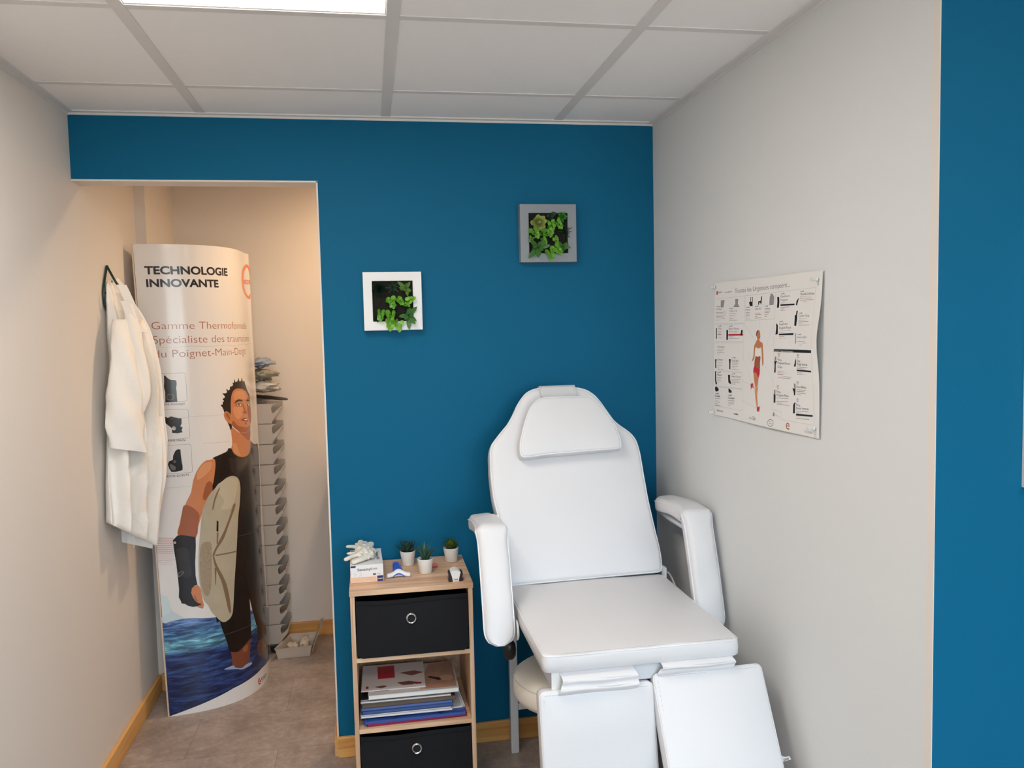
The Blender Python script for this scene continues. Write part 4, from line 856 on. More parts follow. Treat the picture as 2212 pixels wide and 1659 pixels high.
# ------------------------------------------------------------------ curved display stand
SB, ST, SL, SH = DATA['stand_b'], DATA['stand_t'], DATA['stand_L'], 1.865
def pv(c, t):
    r = 0
    for k in c: r = r * t + k
    return r
def stand_xy(t, v):
    tt = min(t, 1.0)
    bx, by = pv(SB[0], tt), pv(SB[1], tt); tx, ty = pv(ST[0], tt), pv(ST[1], tt)
    x, y = lerp(bx, tx, v), lerp(by, ty, v)
    if t > 1: y += (t - 1) * .55; x -= (t - 1) * .35
    return x, y
def stand_pt(s, z, off=0.0):
    t = s / SL; v = z / SH; e = .004
    x, y = stand_xy(t, v)
    if off:
        xa, ya = stand_xy(max(0, t - e), v); xb, yb = stand_xy(t + e, v)
        d = math.hypot(xb - xa, yb - ya); x += (yb - ya) / d * off; y -= (xb - xa) / d * off
    return (x, y, z)
stand = thing('display_stand', 'tall curved glossy cardboard display stand showing a surfer, in the nook beside the white coat', 'display stand', (.42, .7, 0))
PRINT = dict(rough=.2, spec=.45, coat=.15, var=.02)
def pm(n, c, **k):
    kw = dict(PRINT); kw.update(k); return mat('print_' + n, c, **kw)
def sea_material():
    M = bpy.data.materials.new('print_sea'); M.use_nodes = True
    nt = M.node_tree; n = nt.nodes; l = nt.links; b = n['Principled BSDF']
    tc = n.new('ShaderNodeTexCoord'); mp = n.new('ShaderNodeMapping'); mp.inputs['Scale'].default_value = (7, 7, 46); mp.inputs['Rotation'].default_value = (0, 0.06, 0)
    l.new(tc.outputs['Object'], mp.inputs[0])
    a = n.new('ShaderNodeTexNoise'); a.inputs['Scale'].default_value = 1.5; a.inputs['Detail'].default_value = 9; a.inputs['Roughness'].default_value = .62; a.inputs['Distortion'].default_value = .5
    l.new(mp.outputs[0], a.inputs[0])
    sp = n.new('ShaderNodeSeparateXYZ'); l.new(tc.outputs['Object'], sp.inputs[0])
    g = ramp_nodes(M, sp.outputs['Z'], [(0.0, srgb(24, 44, 92)), (0.24, srgb(34, 60, 112)), (.275, srgb(112, 176, 196)), (.315, srgb(70, 120, 160)), (.36, srgb(84, 118, 170)), (.46, srgb(120, 150, 190))])
    w = ramp_nodes(M, a.outputs[0], [(.36, (.25, .25, .32)), (.47, (.6, .6, .68)), (.53, (1.1, 1.1, 1.1)), (.66, (2.4, 2.2, 1.9))])
    mx = n.new('ShaderNodeMix'); mx.data_type = 'RGBA'; mx.blend_type = 'MULTIPLY'; mx.inputs['Factor'].default_value = 1
    l.new(g.outputs[0], mx.inputs['A']); l.new(w.outputs[0], mx.inputs['B']); l.new(mx.outputs['Result'], b.inputs['Base Color'])
    b.inputs['Roughness'].default_value = .2; b.inputs['Coat Weight'].default_value = .15
    return M
PM = {
 'sheet': pm('sheet', srgb(226, 222, 219)), 'sea': sea_material(), 'mist': pm('mist', srgb(196, 212, 218)), 'mist2': pm('mist2', srgb(205, 220, 222)),
 'stripe': pm('stripe', srgb(214, 168, 166)), 'stripe2': pm('stripe2', srgb(218, 196, 196)), 'grey': pm('grey', srgb(150, 146, 144)), 'grey2': pm('grey2', srgb(104, 102, 106)),
 'pale': pm('pale', srgb(190, 186, 182)), 'black': pm('black', srgb(26, 22, 24)), 'darkskin': pm('darkskin', srgb(96, 62, 48)), 'white': pm('white', srgb(236, 232, 230)),
 'rust': pm('rust', srgb(172, 96, 66)), 'orange': pm('orange', srgb(226, 118, 66)), 'skinm': pm('skin', srgb(200, 128, 84), var=.14, vscale=9), 'skind': pm('skin_dark', srgb(158, 90, 58), var=.15, vscale=12),
 'skinl': pm('skin_light', srgb(214, 148, 104), var=.1, vscale=12), 'suit': pm('suit', srgb(24, 19, 20), var=.3, vscale=10), 'suit2': pm('suit_light', srgb(44, 38, 38), var=.3, vscale=14),
 'board': pm('board', srgb(178, 168, 146), var=.14, vscale=16), 'board2': pm('board_wax', srgb(158, 142, 120), var=.4, vscale=160), 'board3': pm('board_edge', srgb(126, 104, 80), var=.12),
 'board4': pm('board_light', srgb(190, 180, 158), var=.08, vscale=12), 'hair': pm('hair', srgb(30, 24, 22)), 'hairb': pm('hair_brown', srgb(120, 74, 50)), 'lip': pm('lip', srgb(140, 72, 60)), 'red': pm('red', srgb(196, 34, 48)),
 'legskin': pm('leg_skin', srgb(122, 68, 48), var=.15, vscale=12), 'foam': pm('foam', srgb(150, 168, 196)), 'white2': pm('white_top', srgb(240, 236, 232))}
PNAMES = list(PM)
b = MB(); b.norecalc = True
CU, CV = SL / 44, SH / 20
nu = 46
for i in range(nu + 1):
    for j in range(21):
        b.v.append(stand_pt(i * CU, j * CV)); b.nv.append((Vector(stand_pt(i * CU, j * CV, .01)) - Vector(stand_pt(i * CU, j * CV))).normalized())
for i in range(nu):
    for j in range(20):
        a = i * 21 + j
        b.f.append((a, a + 21, a + 22, a + 1)); b.m.append(0)
art = [list(a) for a in DATA['stand_art']]
for a in art:
    if a[0] in 'pl': a[2] = [(x * SL, z) for x, z in a[2]]
    else: a[3] = (a[3][0] * SL, a[3][1]); a[4] = (a[4][0] * SL, a[4][1])
print_art(b, art, stand_pt, CU, CV, PNAMES.index, umax=CU * 46)
b.build('front_panel', [PM[k] for k in PNAMES], stand, smooth=180)
# back panel, two side edges and the white backs of the card
b = MB()
def back_xy(u, v):
    x0, y0 = stand_xy(46 / 44, v); x2, y2 = stand_xy(0, v); x1, y1 = .33, .95
    q = (1 - u)
    return (q * q * x0 + 2 * q * u * x1 + u * u * x2, q * q * y0 + 2 * q * u * y1 + u * u * y2)
rg = []
for j in range(21):
    v = j / 20; rg.append([(*back_xy(u / 24, v), v * SH) for u in range(25)])
b.rings(rg, 0, False, False, closed=False)
b.build('back_panel', mat('card_white', srgb(222, 214, 206), rough=.5), stand, smooth=180)
b = MB()
e0 = [Vector((stand_xy(0, v / 10)[0] - .004, stand_xy(0, v / 10)[1] - .001, v / 10 * SH)) for v in range(11)]
b.tube(e0, .003, 0, 6)
e1 = [Vector((stand_xy(46 / 44, v / 10)[0] + .002, stand_xy(46 / 44, v / 10)[1] + .003, v / 10 * SH)) for v in range(11)]
b.tube(e1, .003, 0, 6)
b.build('edge_strip', mat('card_edge', srgb(206, 186, 170), rough=.6), stand)
b = MB()
for zz in (.62, 1.18, 1.46):
    b = MB()
    pts = [Vector(stand_pt(SL * k / 30, zz + .002 * math.sin(k), .0004)) for k in range(31)]
    for k in range(30):
        a, c = pts[k], pts[k + 1]
        b.add([a - Vector((0, 0, .0007)), c - Vector((0, 0, .0007)), c + Vector((0, 0, .0007)), a + Vector((0, 0, .0007))], [(0, 1, 2, 3)])
    b.build('fold_crease', pm('crease', srgb(196, 190, 186)), stand)

# ------------------------------------------------------------------ stacked plastic bins behind the stand
def make_bin():
    t = thing('storage_bin', 'grey open-fronted plastic bin in the tall stack behind the display stand', 'storage bin', (0, 0, 0), 'grey bins stacked behind the display stand')
    X0 = 0.0; w = .17
    b = MB()
    prof = [(-.22, 0), (-.036, 0), (-.034, .010), (-.022, .026), (-.006, .046), (0, .058), (-.001, .070), (-.008, .066), (-.020, .054), (-.030, .048), (-.034, .056), (-.035, .074), (-.028, .086), (-.016, .0915), (-.010, .093), (-.22, .093)]
    b.rings([[Vector((x, y, z)) for x, z in prof] for y in (0, .003)], 0)
    b.rings([[Vector((x, y, z)) for x, z in prof[:6] + [(0, .093), (-.22, .093)]] for y in (w - .003, w)], 0)
    b.box(-.22, -.034, 0, w, 0, .003); b.box(-.22, -.217, 0, w, 0, .093)
    o = b.build('shell', BINM, t, smooth=0)
    b = MB()
    lipo = [(-.034, .006), (-.033, .012), (-.022, .026), (-.006, .046), (0, .058), (0, .068)]
    inn = [(x - .003, z) for x, z in lipo]
    b.rings([[Vector((x, y, z)) for x, z in lipo + inn[::-1]] for y in (.002, w - .002)], 0)
    b.build('front_lip', BINM, t, smooth=30)
    b = MB(); b.tube([Vector((.000, y, .069)) for y in (.0, w)], .003, 0, 6); b.build('rim', BINM, t)
    return t
def dup(root, loc, rotz=None, label=None, scale=None):
    r = root.copy(); COL.objects.link(r); r.location = loc
    if rotz is not None: r.rotation_euler = (0, 0, rotz)
    if scale: r.scale = scale
    if label: r['label'] = label
    for ch in root.children:
        c = ch.copy(); COL.objects.link(c); c.parent = r
        for g in ch.children:
            d = g.copy(); COL.objects.link(d); d.parent = c
    return r
bin0 = make_bin()
BX, BY, BP = .664, 1.02, .0948
for k in range(12):
    r = bin0 if k == 0 else dup(bin0, (0, 0, 0))
    r.location = (BX, BY, .045 + k * BP)
    if k: r['label'] = 'grey open-fronted plastic bin behind the display stand, %s from the %s of the stack' % ((('second', 'third', 'fourth', 'fifth', 'sixth')[k - 1], 'bottom') if k < 6 else (('sixth', 'fifth', 'fourth', 'third', 'second', '')[k - 6], 'top'))
    if k == 0: r['label'] = 'grey plastic bin at the foot of the tall stack, behind the clear tray'; 
    elif k == 11: r['label'] = 'topmost grey plastic bin of the stack, under the bagged supplies'
t = thing('stack_trolley', 'dark low base under the stack of grey bins, mostly hidden by the display stand', 'trolley', (.55, 1.1, 0))
boxes('platform', BLACKP, [(.44, .625, 1.02, 1.19, .03, .043)], t, bevel=.003)
for x in (.46, .60):
    for y in (1.035, 1.175):
        b = MB(); b.lathe([(.004, -.012), (.015, -.010), (.015, .010), (.004, .012)], (0, 0, 0), 14, M=Matrix.Translation((x, y, .015)) @ Matrix.Rotation(math.pi / 2, 4, 'X')); b.build('wheel', BLACKP, t)
# bagged supplies on top of the stack
def crumple(b, c, sx, sy, sz, seed, n=9, mi=0, hf=1.0):
    rg = []
    for i in range(n + 1):
        th = math.pi * i / n; r = []
        for k in range(26):
            ph = 2 * math.pi * k / 26
            v = Vector((math.sin(th) * math.cos(ph), math.sin(th) * math.sin(ph), math.cos(th)))
            d = 1 + .45 * noise.noise(v * 2.6 + Vector((seed, 0, 0))) + .26 * hf * noise.noise(v * 6 + Vector((0, seed, 0))) + .12 * hf * noise.noise(v * 13 + Vector((0, 0, seed)))
            r.append(Vector((c[0] + v.x * sx * d, c[1] + v.y * sy * d, c[2] + v.z * sz * d)))
        rg.append(r)
    b.rings(rg, mi)
ztop = .045 + 12 * BP
specs = [('plastic_bag', 'crumpled clear bag of supplies resting on the black strap atop the bins', (.575, 1.10, ztop + .072), (.085, .06, .026), (196, 190, 182), 5),
         ('plastic_bag', 'crumpled greenish bag of supplies, second from the top of the pile on the bins', (.582, 1.10, ztop + .130), (.068, .06, .024), (150, 148, 132), 9),
         ('plastic_bag', 'small bluish crumpled bag at the very top of the pile on the bins', (.575, 1.10, ztop + .186), (.062, .055, .022), (150, 160, 176), 14)]
for nm, lab, c, s_, colr, sd in specs:
    b = MB(); crumple(b, c, *s_, sd, n=18)
    o = b.build(nm, mat('bag_%d' % sd, srgb(*colr), rough=.2, var=.35, vscale=30), origin=c, smooth=75); tag(o, lab, 'plastic bag', 'bags of supplies on the bin stack')
b = MB()
b.rings([[Vector((x, 1.05 + dy, ztop + .029 + .012 - (x - .5) * .13 + dz)) for dy, dz in ((-.022 * w_, 0), (0, .008 * w_), (.022 * w_, 0), (0, -.009 * w_))] for x, w_ in ((.42, .8), (.5, 1), (.6, 1), (.66, .9), (.692, .75), (.703, .35))])
tag(b.build('black_strap', BLACKP, origin=(.56, 1.05, ztop + .02), smooth=60), 'flat black strap-like support sticking out from the top of the bin stack', 'medical support')
b = MB(); crumple(b, (.565, 1.12, ztop + .020), .06, .035, .013, 21); tag(b.build('plastic_bag', mat('bag_21', srgb(170, 168, 170), rough=.2, var=.3, vscale=30), origin=(.575, 1.10, ztop)), 'flattened grey bag under the black strap, on the topmost bin', 'plastic bag', 'bags of supplies on the bin stack')

# clear tray on the floor
TRAYM = mat('frosted_tray', srgb(214, 200, 184), rough=.25, alpha=.72)
t = thing('plastic_tray', 'frosted clear plastic tray of pads lying on the nook floor beside the display stand', 'plastic tray', (.70, .99, 0))
b = MB()
def trayring(z, g): return [Vector((x, y, z)) for x, y in ((.619 - g, .945 - g), (.765 + g, .955 - g), (.775 + g, 1.10 + g), (.675 - g, 1.10 + g))]
b.rings([trayring(.0, 0), trayring(.02, .003), trayring(.055, .01), trayring(.057, .015), trayring(.055, .012), trayring(.02, -.001), trayring(.004, -.004)], 0)
# high scooped end
b.add([(.778, .952, .02), (.786, .950, .055), (.812, .948, .12), (.822, .955, .135), (.826, 1.09, .135), (.812, 1.11, .12), (.79, 1.115, .055), (.78, 1.10, .02),
       (.774, .956, .02), (.782, .954, .055), (.808, .952, .12), (.818, .957, .13), (.822, 1.086, .13), (.808, 1.106, .12), (.786, 1.11, .055), (.776, 1.096, .02)],
      [(0, 1, 2, 3, 4, 5, 6, 7), (15, 14, 13, 12, 11, 10, 9, 8), (0, 8, 9, 1), (1, 9, 10, 2), (2, 10, 11, 3), (3, 11, 12, 4), (4, 12, 13, 5), (5, 13, 14, 6), (6, 14, 15, 7), (7, 15, 8, 0)])
b.build('tray_shell', TRAYM, t, smooth=30, bevel=.002)
for k, (c, s_, sd) in enumerate([((.682, 1.00, .034), (.026, .035, .022), 31), ((.735, 1.02, .040), (.022, .045, .027), 37)]):
    b = MB(); crumple(b, c, *s_, sd, n=14, hf=.25)
    tag(b.build('cloth_pad', mat('pad', srgb(226, 208, 186), rough=.9), origin=c, smooth=75), ['white folded pad in the clear tray, nearer the display stand', 'rounded white pad in the clear tray, nearer its high end'][k], 'pad', 'pads in the clear tray')

# white unit end just visible past the jamb
t = thing('wall_cabinet', 'corner of a small white cabinet showing past the teal wall edge inside the nook', 'cabinet', (1.05, .8, .85))
b = MB(); b.box(.893, 1.25, .86, YN - .002, .845, .885); b.v[0] = (.90, .80, .845); b.v[4] = (.886, .80, .866)
b.build('shelf_board', WHITEP, t, smooth=0)
boxes('side_panel', WHITEP, [(.905, .92, .83, YN - .002, .3, .845)], t, smooth=0)
b = MB(); b.box(.899, .93, .79, .83, .80, .835); tag(b.build('cardboard_box', mat('kraft', srgb(190, 160, 120), rough=.8), origin=(.91, .81, .80), smooth=0), 'tiny brown and white box edge just below the white cabinet corner in the nook', 'box')
boxes('shelf_board', WHITEP, [(.895, 1.25, .78, YN - .002, .788, .80)], t, smooth=0)

# ------------------------------------------------------------------ coat hook and coat
GREENM = mat('dark_green_metal', srgb(32, 58, 54), rough=.4, metal=.3)
t = thing('coat_hook', 'dark green wire wall hook on the left wall carrying the white coat', 'hook', (XL, .28, 1.7))
def wire(pts, r, name):
    b = MB(); b.tube(catmull(pts, 6), r, 0, 8); return b.build(name, GREENM, t)
wire([(XL + .006, .300, 1.762), (XL + .006, .262, 1.70), (XL + .006, .245, 1.655), (XL + .010, .262, 1.60), (XL + .05, .30, 1.575)], .0042, 'wall_wire')
wire([(XL + .006, .300, 1.762), (XL + .022, .285, 1.735), (XL + .040, .277, 1.702), (XL + .046, .285, 1.690)], .0042, 'arm_wire')
wire([(XL + .006, .250, 1.665), (XL + .012, .262, 1.662), (XL + .024, .28, 1.665)], .0035, 'cross_wire')
CLx, CRx = DATA['coat_l'], DATA['coat_r']
def interp(lst, v):
    z = lerp(lst[0][2], lst[-1][2], v)
    for a, c in zip(lst[:-1], lst[1:]):
        if a[2] >= z >= c[2]:
            k = (a[2] - z) / max(1e-6, a[2] - c[2]); return Vector(a).lerp(Vector(c), k)
    return Vector(lst[-1])
NV = Vector((.62, -.78, 0))       # roughly away from the wall, into the room
def coat_pt(a, v, depth):
    L = interp(CLx, v); R_ = interp(CRx, v); c = (L + R_) / 2; h = (R_ - L) / 2
    p = c + h * math.cos(a)
    s = math.sin(a)
    g = min(1, v * 3 + .12)
    if s > 0:
        u = math.cos(a)
        f = .55 + .45 * math.sin(10.5 * u + 2.2 * math.sin(3.1 * v + .4) + 1.0) * (.3 + .7 * g) + .22 * noise.noise(Vector((u * 3, v * 7, 3)))
        p += NV * (depth * g * (s ** .6) * f + .016 * g)
        p += Vector((0, 0, .012 * math.sin(7 * u + 12 * v) * (1 - v)))
    else:
        p += NV * (s * min(.012, depth * .3))
    p.x = max(p.x, XL + .004 + .003 * (1 + s))
    return p
coat = thing('lab_coat', 'white cotton work coat hanging in folds from the hook on the left wall', 'coat', (XL + .04, .28, 1.68))
b = MB()
N = 72; rg = []
for j in range(56):
    v = j / 55
    rg.append([coat_pt(2 * math.pi * k / N, v * .985, .088) for k in range(N)])
top = sum(rg[0], Vector()) / N + Vector((0, 0, .012))
rg.insert(0, [top + (q - top) * .55 for q in rg[0]])
b.rings(rg, 0)
b.build('coat_body', CLOTH, coat, smooth=70)
def ray_at(px, py, Y):
    d = CAM_F * 1773.95 + CAM_R * (px - 1106) + CAM_U * (829.5 - py); k = (Y - CAM_C.y) / d.y; return CAM_C + d * k
# sleeve: a flattened tube that hangs in front of the body
def flat_tube(name, spec, mtl, parent, thick=.5, seg=20, wob=.004, seed=0, open_end=True):
    b = MB(); rg = []
    for i, (c, hw, ax) in enumerate(spec):
        c = Vector(c); ax = Vector(ax).normalized()
        nrm = NV
        r = []
        for k in range(seg):
            a = 2 * math.pi * k / seg
            w = 1 + .18 * noise.noise(Vector((math.cos(a) * 1.5, math.sin(a) * 1.5, i * .35 + seed)))
            r.append(c + ax * math.cos(a) * hw * w + nrm * (math.sin(a) * hw * thick * w + .12 * hw * math.sin(3 * a + i * .5)))
        rg.append(r)
    if open_end:
        last = rg[-1]; c = sum(last, Vector()) / seg
        rg.append([c + (q - c) * .82 + Vector((0, 0, .02)) for q in last])
    b.rings(rg, 0)
    return b.build(name, mtl, parent, smooth=70)
AX = Vector((.80, .60, 0))
def lin(P, n):
    pts = catmull([Vector((*p[:3],)) for p in P], n); hs = catmull([Vector((p[3], p[4] if len(p) > 4 else 0, 0)) for p in P], n)
    return [(p, h.x, (AX + Vector((0, 0, h.y)))) for p, h in zip(pts, hs)]
def cp(px, py, Y, hw, tilt=0): q = ray_at(px, py, Y); return (q.x, q.y, q.z, hw, tilt)
flat_tube('sleeve', lin([cp(258, 690, .215, .022), cp(262, 740, .175, .036, -.1), cp(268, 800, .155, .05, -.15), cp(268, 860, .145, .060, -.2), cp(268, 915, .14, .066, -.2), cp(276, 972, .14, .062, -.25)], 5), CLOTH, coat, .55, seed=2)
flat_tube('sleeve', lin([cp(272, 640, .26, .014), cp(285, 700, .235, .026, -.3), cp(298, 780, .22, .036, -.5), cp(300, 850, .21, .040, -.5), cp(290, 905, .20, .026, -.5)], 5), CLOTH, coat, .45, seed=7)
# buttoned strip and long belt tab on the right side
def ribbon(name, pts, w, parent, thick=.004, mtl=CLOTH):
    b = MB(); P = catmull(pts, 6); rg = []
    for i, p in enumerate(P):
        w_ = w * (1 if i < len(P) - 3 else (.85, .6, .2)[i - len(P) + 3])
        e = AX * (w_ / 2)
        rg.append([p - e, p + e, p + e + NV * thick, p - e + NV * thick])
    b.rings(rg, 0); return b.build(name, mtl, parent, smooth=50, bevel=.0012)
rib = [ray_at(x, y, Y) for x, y, Y in ((338, 900, .335), (344, 960, .33), (346, 1020, .325), (340, 1062, .32), (327, 1090, .315), (316, 1122, .31), (306, 1147, .30))]
ribbon('belt_tab', rib, .045, coat)
ribbon('lapel', [ray_at(x, y, Y) for x, y, Y in ((262, 615, .24), (276, 645, .25), (290, 675, .27), (303, 694, .29))], .034, coat)
ribbon('lapel', [ray_at(x, y, Y) for x, y, Y in ((268, 650, .22), (280, 680, .235), (295, 705, .25), (318, 720, .27))], .03, coat)
# lower back hem and thread
b = MB(); rg = []
for j in range(12):
    v = j / 11; y = lerp(1060, 1183, v)
    l_, r_ = ray_at(lerp(256, 263, v), y - 12, .30), ray_at(lerp(338, 329, v), y + 2, .36)
    row = []
    for k in range(13):
        q = l_.lerp(r_, k / 12) + NV * (.004 * math.sin(k * 1.1 + v * 2)); row.append(q)
    rg.append(row + [q - NV * .006 for q in row[::-1]])
b.rings(rg, 0); b.build('back_panel', CLOTH, coat, smooth=70)
b = MB(); b.tube(catmull([ray_at(x, y, .24) for x, y in ((290, 1150), (291, 1165), (289, 1183))], 4), .0008, 0, 5); b.build('loose_thread', CLOTH, coat)
b = MB(); b.tube(catmull([ray_at(x, y, .205) for x, y in ((264, 966), (268, 972), (270, 980))], 4), .0015, 0, 5); b.build('cuff_thread', mat('thread', srgb(120, 90, 80)), coat)

# ------------------------------------------------------------------ leaves
LEAF = {}
def leafmat(name, base, tip=None):
    if name in LEAF: return LEAF[name]
    LEAF[name] = mat('leaf_' + name, base, rough=.42, var=.22, vscale=60, spec=.4, bump=.1, bscale=150, dist=.001)
    return LEAF[name]
def leaf(b, base, d, up, L, Wd, Tk, bend=0.3, mi=0, pointy=1.0, segs=6):
    d = Vector(d).normalized(); up = Vector(up); up = (up - d * up.dot(d))
    up = up.normalized() if up.length > 1e-5 else d.orthogonal().normalized()
    side = d.cross(up)
    rg = []
    for i in range(segs + 1):
        s = i / segs
        c = Vector(base) + d * L * s + up * (bend * L * s * s)
        w = Wd * (math.sin(math.pi * min(1, .08 + .92 * s ** (1.15 if pointy >= 1 else 1.3))) ** (.6 if pointy < 1 else .9)) * (1 if s < 1 else 0) + Wd * .04
        t = Tk * (1 - s * .75)
        rg.append([c - side * w / 2 + up * t * .35, c - up * t * .6, c + side * w / 2 + up * t * .35, c + up * t * .12])
    b.rings(rg, mi)
def rosette(b, c, ax, n, r0, Lmax, Wd, Tk, mi=0, open0=80, open1=12, bend=.25, seed=0, pointy=1.0, height=.3):
    """leaves spiral round the axis, wide open outside, closed towards the centre"""
    rr_ = random.Random(seed); ax = Vector(ax).normalized(); x = ax.orthogonal().normalized(); y = ax.cross(x)
    for i in range(n):
        f = i / max(1, n - 1); ph = i * 2.39996 + seed
        op = math.radians(lerp(open0, open1, f ** 1.1)) * rr_.uniform(.93, 1.05)
        rd = x * math.cos(ph) + y * math.sin(ph)
        d = rd * math.sin(op) + ax * math.cos(op)
        base = Vector(c) + ax * (height * Lmax * f) + rd * r0 * (1 - f)
        leaf(b, base, d, ax, Lmax * lerp(1, .45, f) * rr_.uniform(.9, 1.08), Wd * lerp(1, .6, f), Tk, bend, mi, pointy)
def disc_leaf(b, c, nrm, r, mi=0):
    nrm = Vector(nrm).normalized(); x = nrm.orthogonal().normalized(); y = nrm.cross(x)
    c = Vector(c); k = 12
    def ring(rad, h): return [c + x * math.cos(2 * math.pi * i / k) * rad + y * math.sin(2 * math.pi * i / k) * rad * .92 + nrm * h for i in range(k)]
    b.rings([ring(r * .3, -.0012), ring(r * .8, -.0008 + r * .06), ring(r, r * .14), ring(r * .93, r * .16), ring(r * .55, r * .02), ring(r * .1, 0)], mi)

# ------------------------------------------------------------------ planter frames on the teal wall
def planter(label, cx, cz, size, framecol, inner, kcm, pc, plants, depth, seed):
    t = thing('planter_frame', label, 'wall planter', (cx, 0, cz), 'living picture frames on the teal wall')
    h = size / 2; bt = (size - inner) / 2
    yf = -depth
    fm = mat('planter_' + str(seed), framecol, rough=.45, var=.03, vscale=20)
    mb = MB()
    o = [(-h, h), (h, h), (h, -h), (-h, -h)]; i_ = [(-inner / 2, inner / 2), (inner / 2, inner / 2), (inner / 2, -inner / 2), (-inner / 2, -inner / 2)]
    P = lambda q, y: (cx + q[0], y, cz + q[1])
    vs = [P(q, yf) for q in o] + [P(q, yf) for q in i_] + [P(q, -.0) for q in o] + [P(q, yf + .03) for q in i_]
    fs = []
    for k in range(4):
        n_ = (k + 1) % 4
        fs += [(k, n_, 4 + n_, 4 + k), (k, 8 + k, 8 + n_, n_), (4 + k, 4 + n_, 12 + n_, 12 + k)]
    mb.add(vs, fs); mb.build('frame', fm, t, smooth=0, bevel=.0012)
    boxes('planting_bed', SOIL, [(cx - inner / 2 - .002, cx + inner / 2 + .002, yf + .010, yf + .03, cz - inner / 2 - .002, cz + inner / 2 + .002)], t, smooth=0)
    ax = Vector((0, -1, 0)); y0 = yf + .004
    for n_, (kind, px, py, r, col) in enumerate(plants):
        X = cx + (px - pc[0]) * kcm; Z = cz - (py - pc[1]) * kcm; r *= kcm; b = MB(); c = Vector((X, y0, Z)); sd = seed * 7 + n_ * 1.7
        rr_ = random.Random(int(sd * 10)); m_ = leafmat(*col)
        nm = 'succulent_rosette'
        if kind == 'rosette': rosette(b, c, ax, 38, r * .15, r * 1.12, r * .66, r * .10, 0, 82, 8, .45, sd, .5, .55)
        elif kind == 'small': rosette(b, c, ax, 26, r * .1, r * .95, r * .32, r * .14, 0, 84, 10, .2, sd, 1, .5)
        elif kind == 'star': r *= 1.12; rosette(b, c + ax * .006, ax, 6, 0, r, r * .34, r * .07, 0, 82, 78, .14, sd, 1, .05); rosette(b, c + ax * .010, ax, 5, 0, r * .85, r * .30, r * .06, 0, 64, 52, .12, sd + .6, 1, .1); rosette(b, c + ax * .012, ax, 6, 0, r * .35, r * .14, r * .04, 0, 50, 10, .1, sd + 2, 1, .1)
        elif kind == 'spiky': rosette(b, c + ax * .004, ax, 20, 0, r, r * .10, r * .06, 0, 84, 25, .05, sd, 1, .15)
        elif kind == 'bead':
            for i in range(46):
                ph = i * 2.4; f = (i / 46) ** .5; op = f * 1.35
                d = Vector((math.cos(ph) * math.sin(op), -math.cos(op), math.sin(ph) * math.sin(op)))
                leaf(b, c + d * r * .25, d, ax, r * .62, r * .17, r * .15, .05, 0, .5)
        elif kind == 'sprig':
            nm = 'round_leaf_sprig'
            dx, dz = col[2] if len(col) > 2 and col[2] else (0, -1)
            n2 = 4; L_ = r * 2.5; d = Vector((dx, -.35, dz)).normalized()
            b.tube([c, c + d * L_ * .5 + ax * .008, c + d * L_ + ax * .006], .0012, 0, 6)
            for i in range(n2):
                s = (i + .3) / n2; q = c + d * L_ * s + ax * (.008 + .006 * math.sin(s * 3)); sd_ = d.cross(ax).normalized() * (1 if i % 2 else -1)
                rad = r * lerp(.60, .34, s) * rr_.uniform(.85, 1.15)
                for sg in (1, -1):
                    disc_leaf(b, q + sd_ * sg * rad * 1.05 + ax * .003 * sg, ax + sd_ * sg * -.65 + Vector((rr_.uniform(-.7, .7), 0, rr_.uniform(-.5, .9))), rad)
                if i == n2 - 1: disc_leaf(b, q + d * rad, ax + d * .3, rad * .9)
        b.build(nm, m_, t, smooth=50)
    return t
BR_, MG, DG, PG, VD = ('bright', srgb(96, 158, 44)), ('mid', srgb(62, 112, 50)), ('dark', srgb(30, 62, 40)), ('pale', srgb(168, 182, 104)), ('verydark', srgb(20, 40, 30))
def sp(dx, dz): return ('bright', srgb(96, 158, 44), (dx, dz))
def sl(dx, dz): return ('lime', srgb(124, 182, 62), (dx, dz))
planter('grey square wall planter packed with green succulents, the higher one near the corner', 1.7215, 1.8355, .202, srgb(136, 142, 148), .140, .202 / 1150, (825, 803),
  [('rosette', 615, 600, 165, PG), ('small', 1105, 480, 130, ('green', srgb(60, 132, 48))), ('sprig', 500, 720, 85, sp(.5, -1)), ('sprig', 660, 780, 90, sp(.9, -.3)), ('sprig', 860, 560, 85, sp(.1, -1)), ('sprig', 860, 700, 80, sp(-.1, -1)),
   ('sprig', 980, 560, 75, sp(.6, -1)), ('star', 600, 1080, 265, MG), ('sprig', 930, 880, 62, sp(.4, -1)), ('sprig', 930, 1060, 90, sp(.6, -.8)), ('sprig', 830, 1150, 85, sp(.15, -1)),
   ('spiky', 1160, 790, 190, VD), ('star', 1110, 1080, 160, MG), ('sprig', 480, 880, 55, sp(-.3, -.5)), ('sprig', 690, 900, 60, sp(.3, -.6)), ('sprig', 830, 500, 60, ('dark', srgb(30, 62, 40), (.6, .5)))], .036, 1)
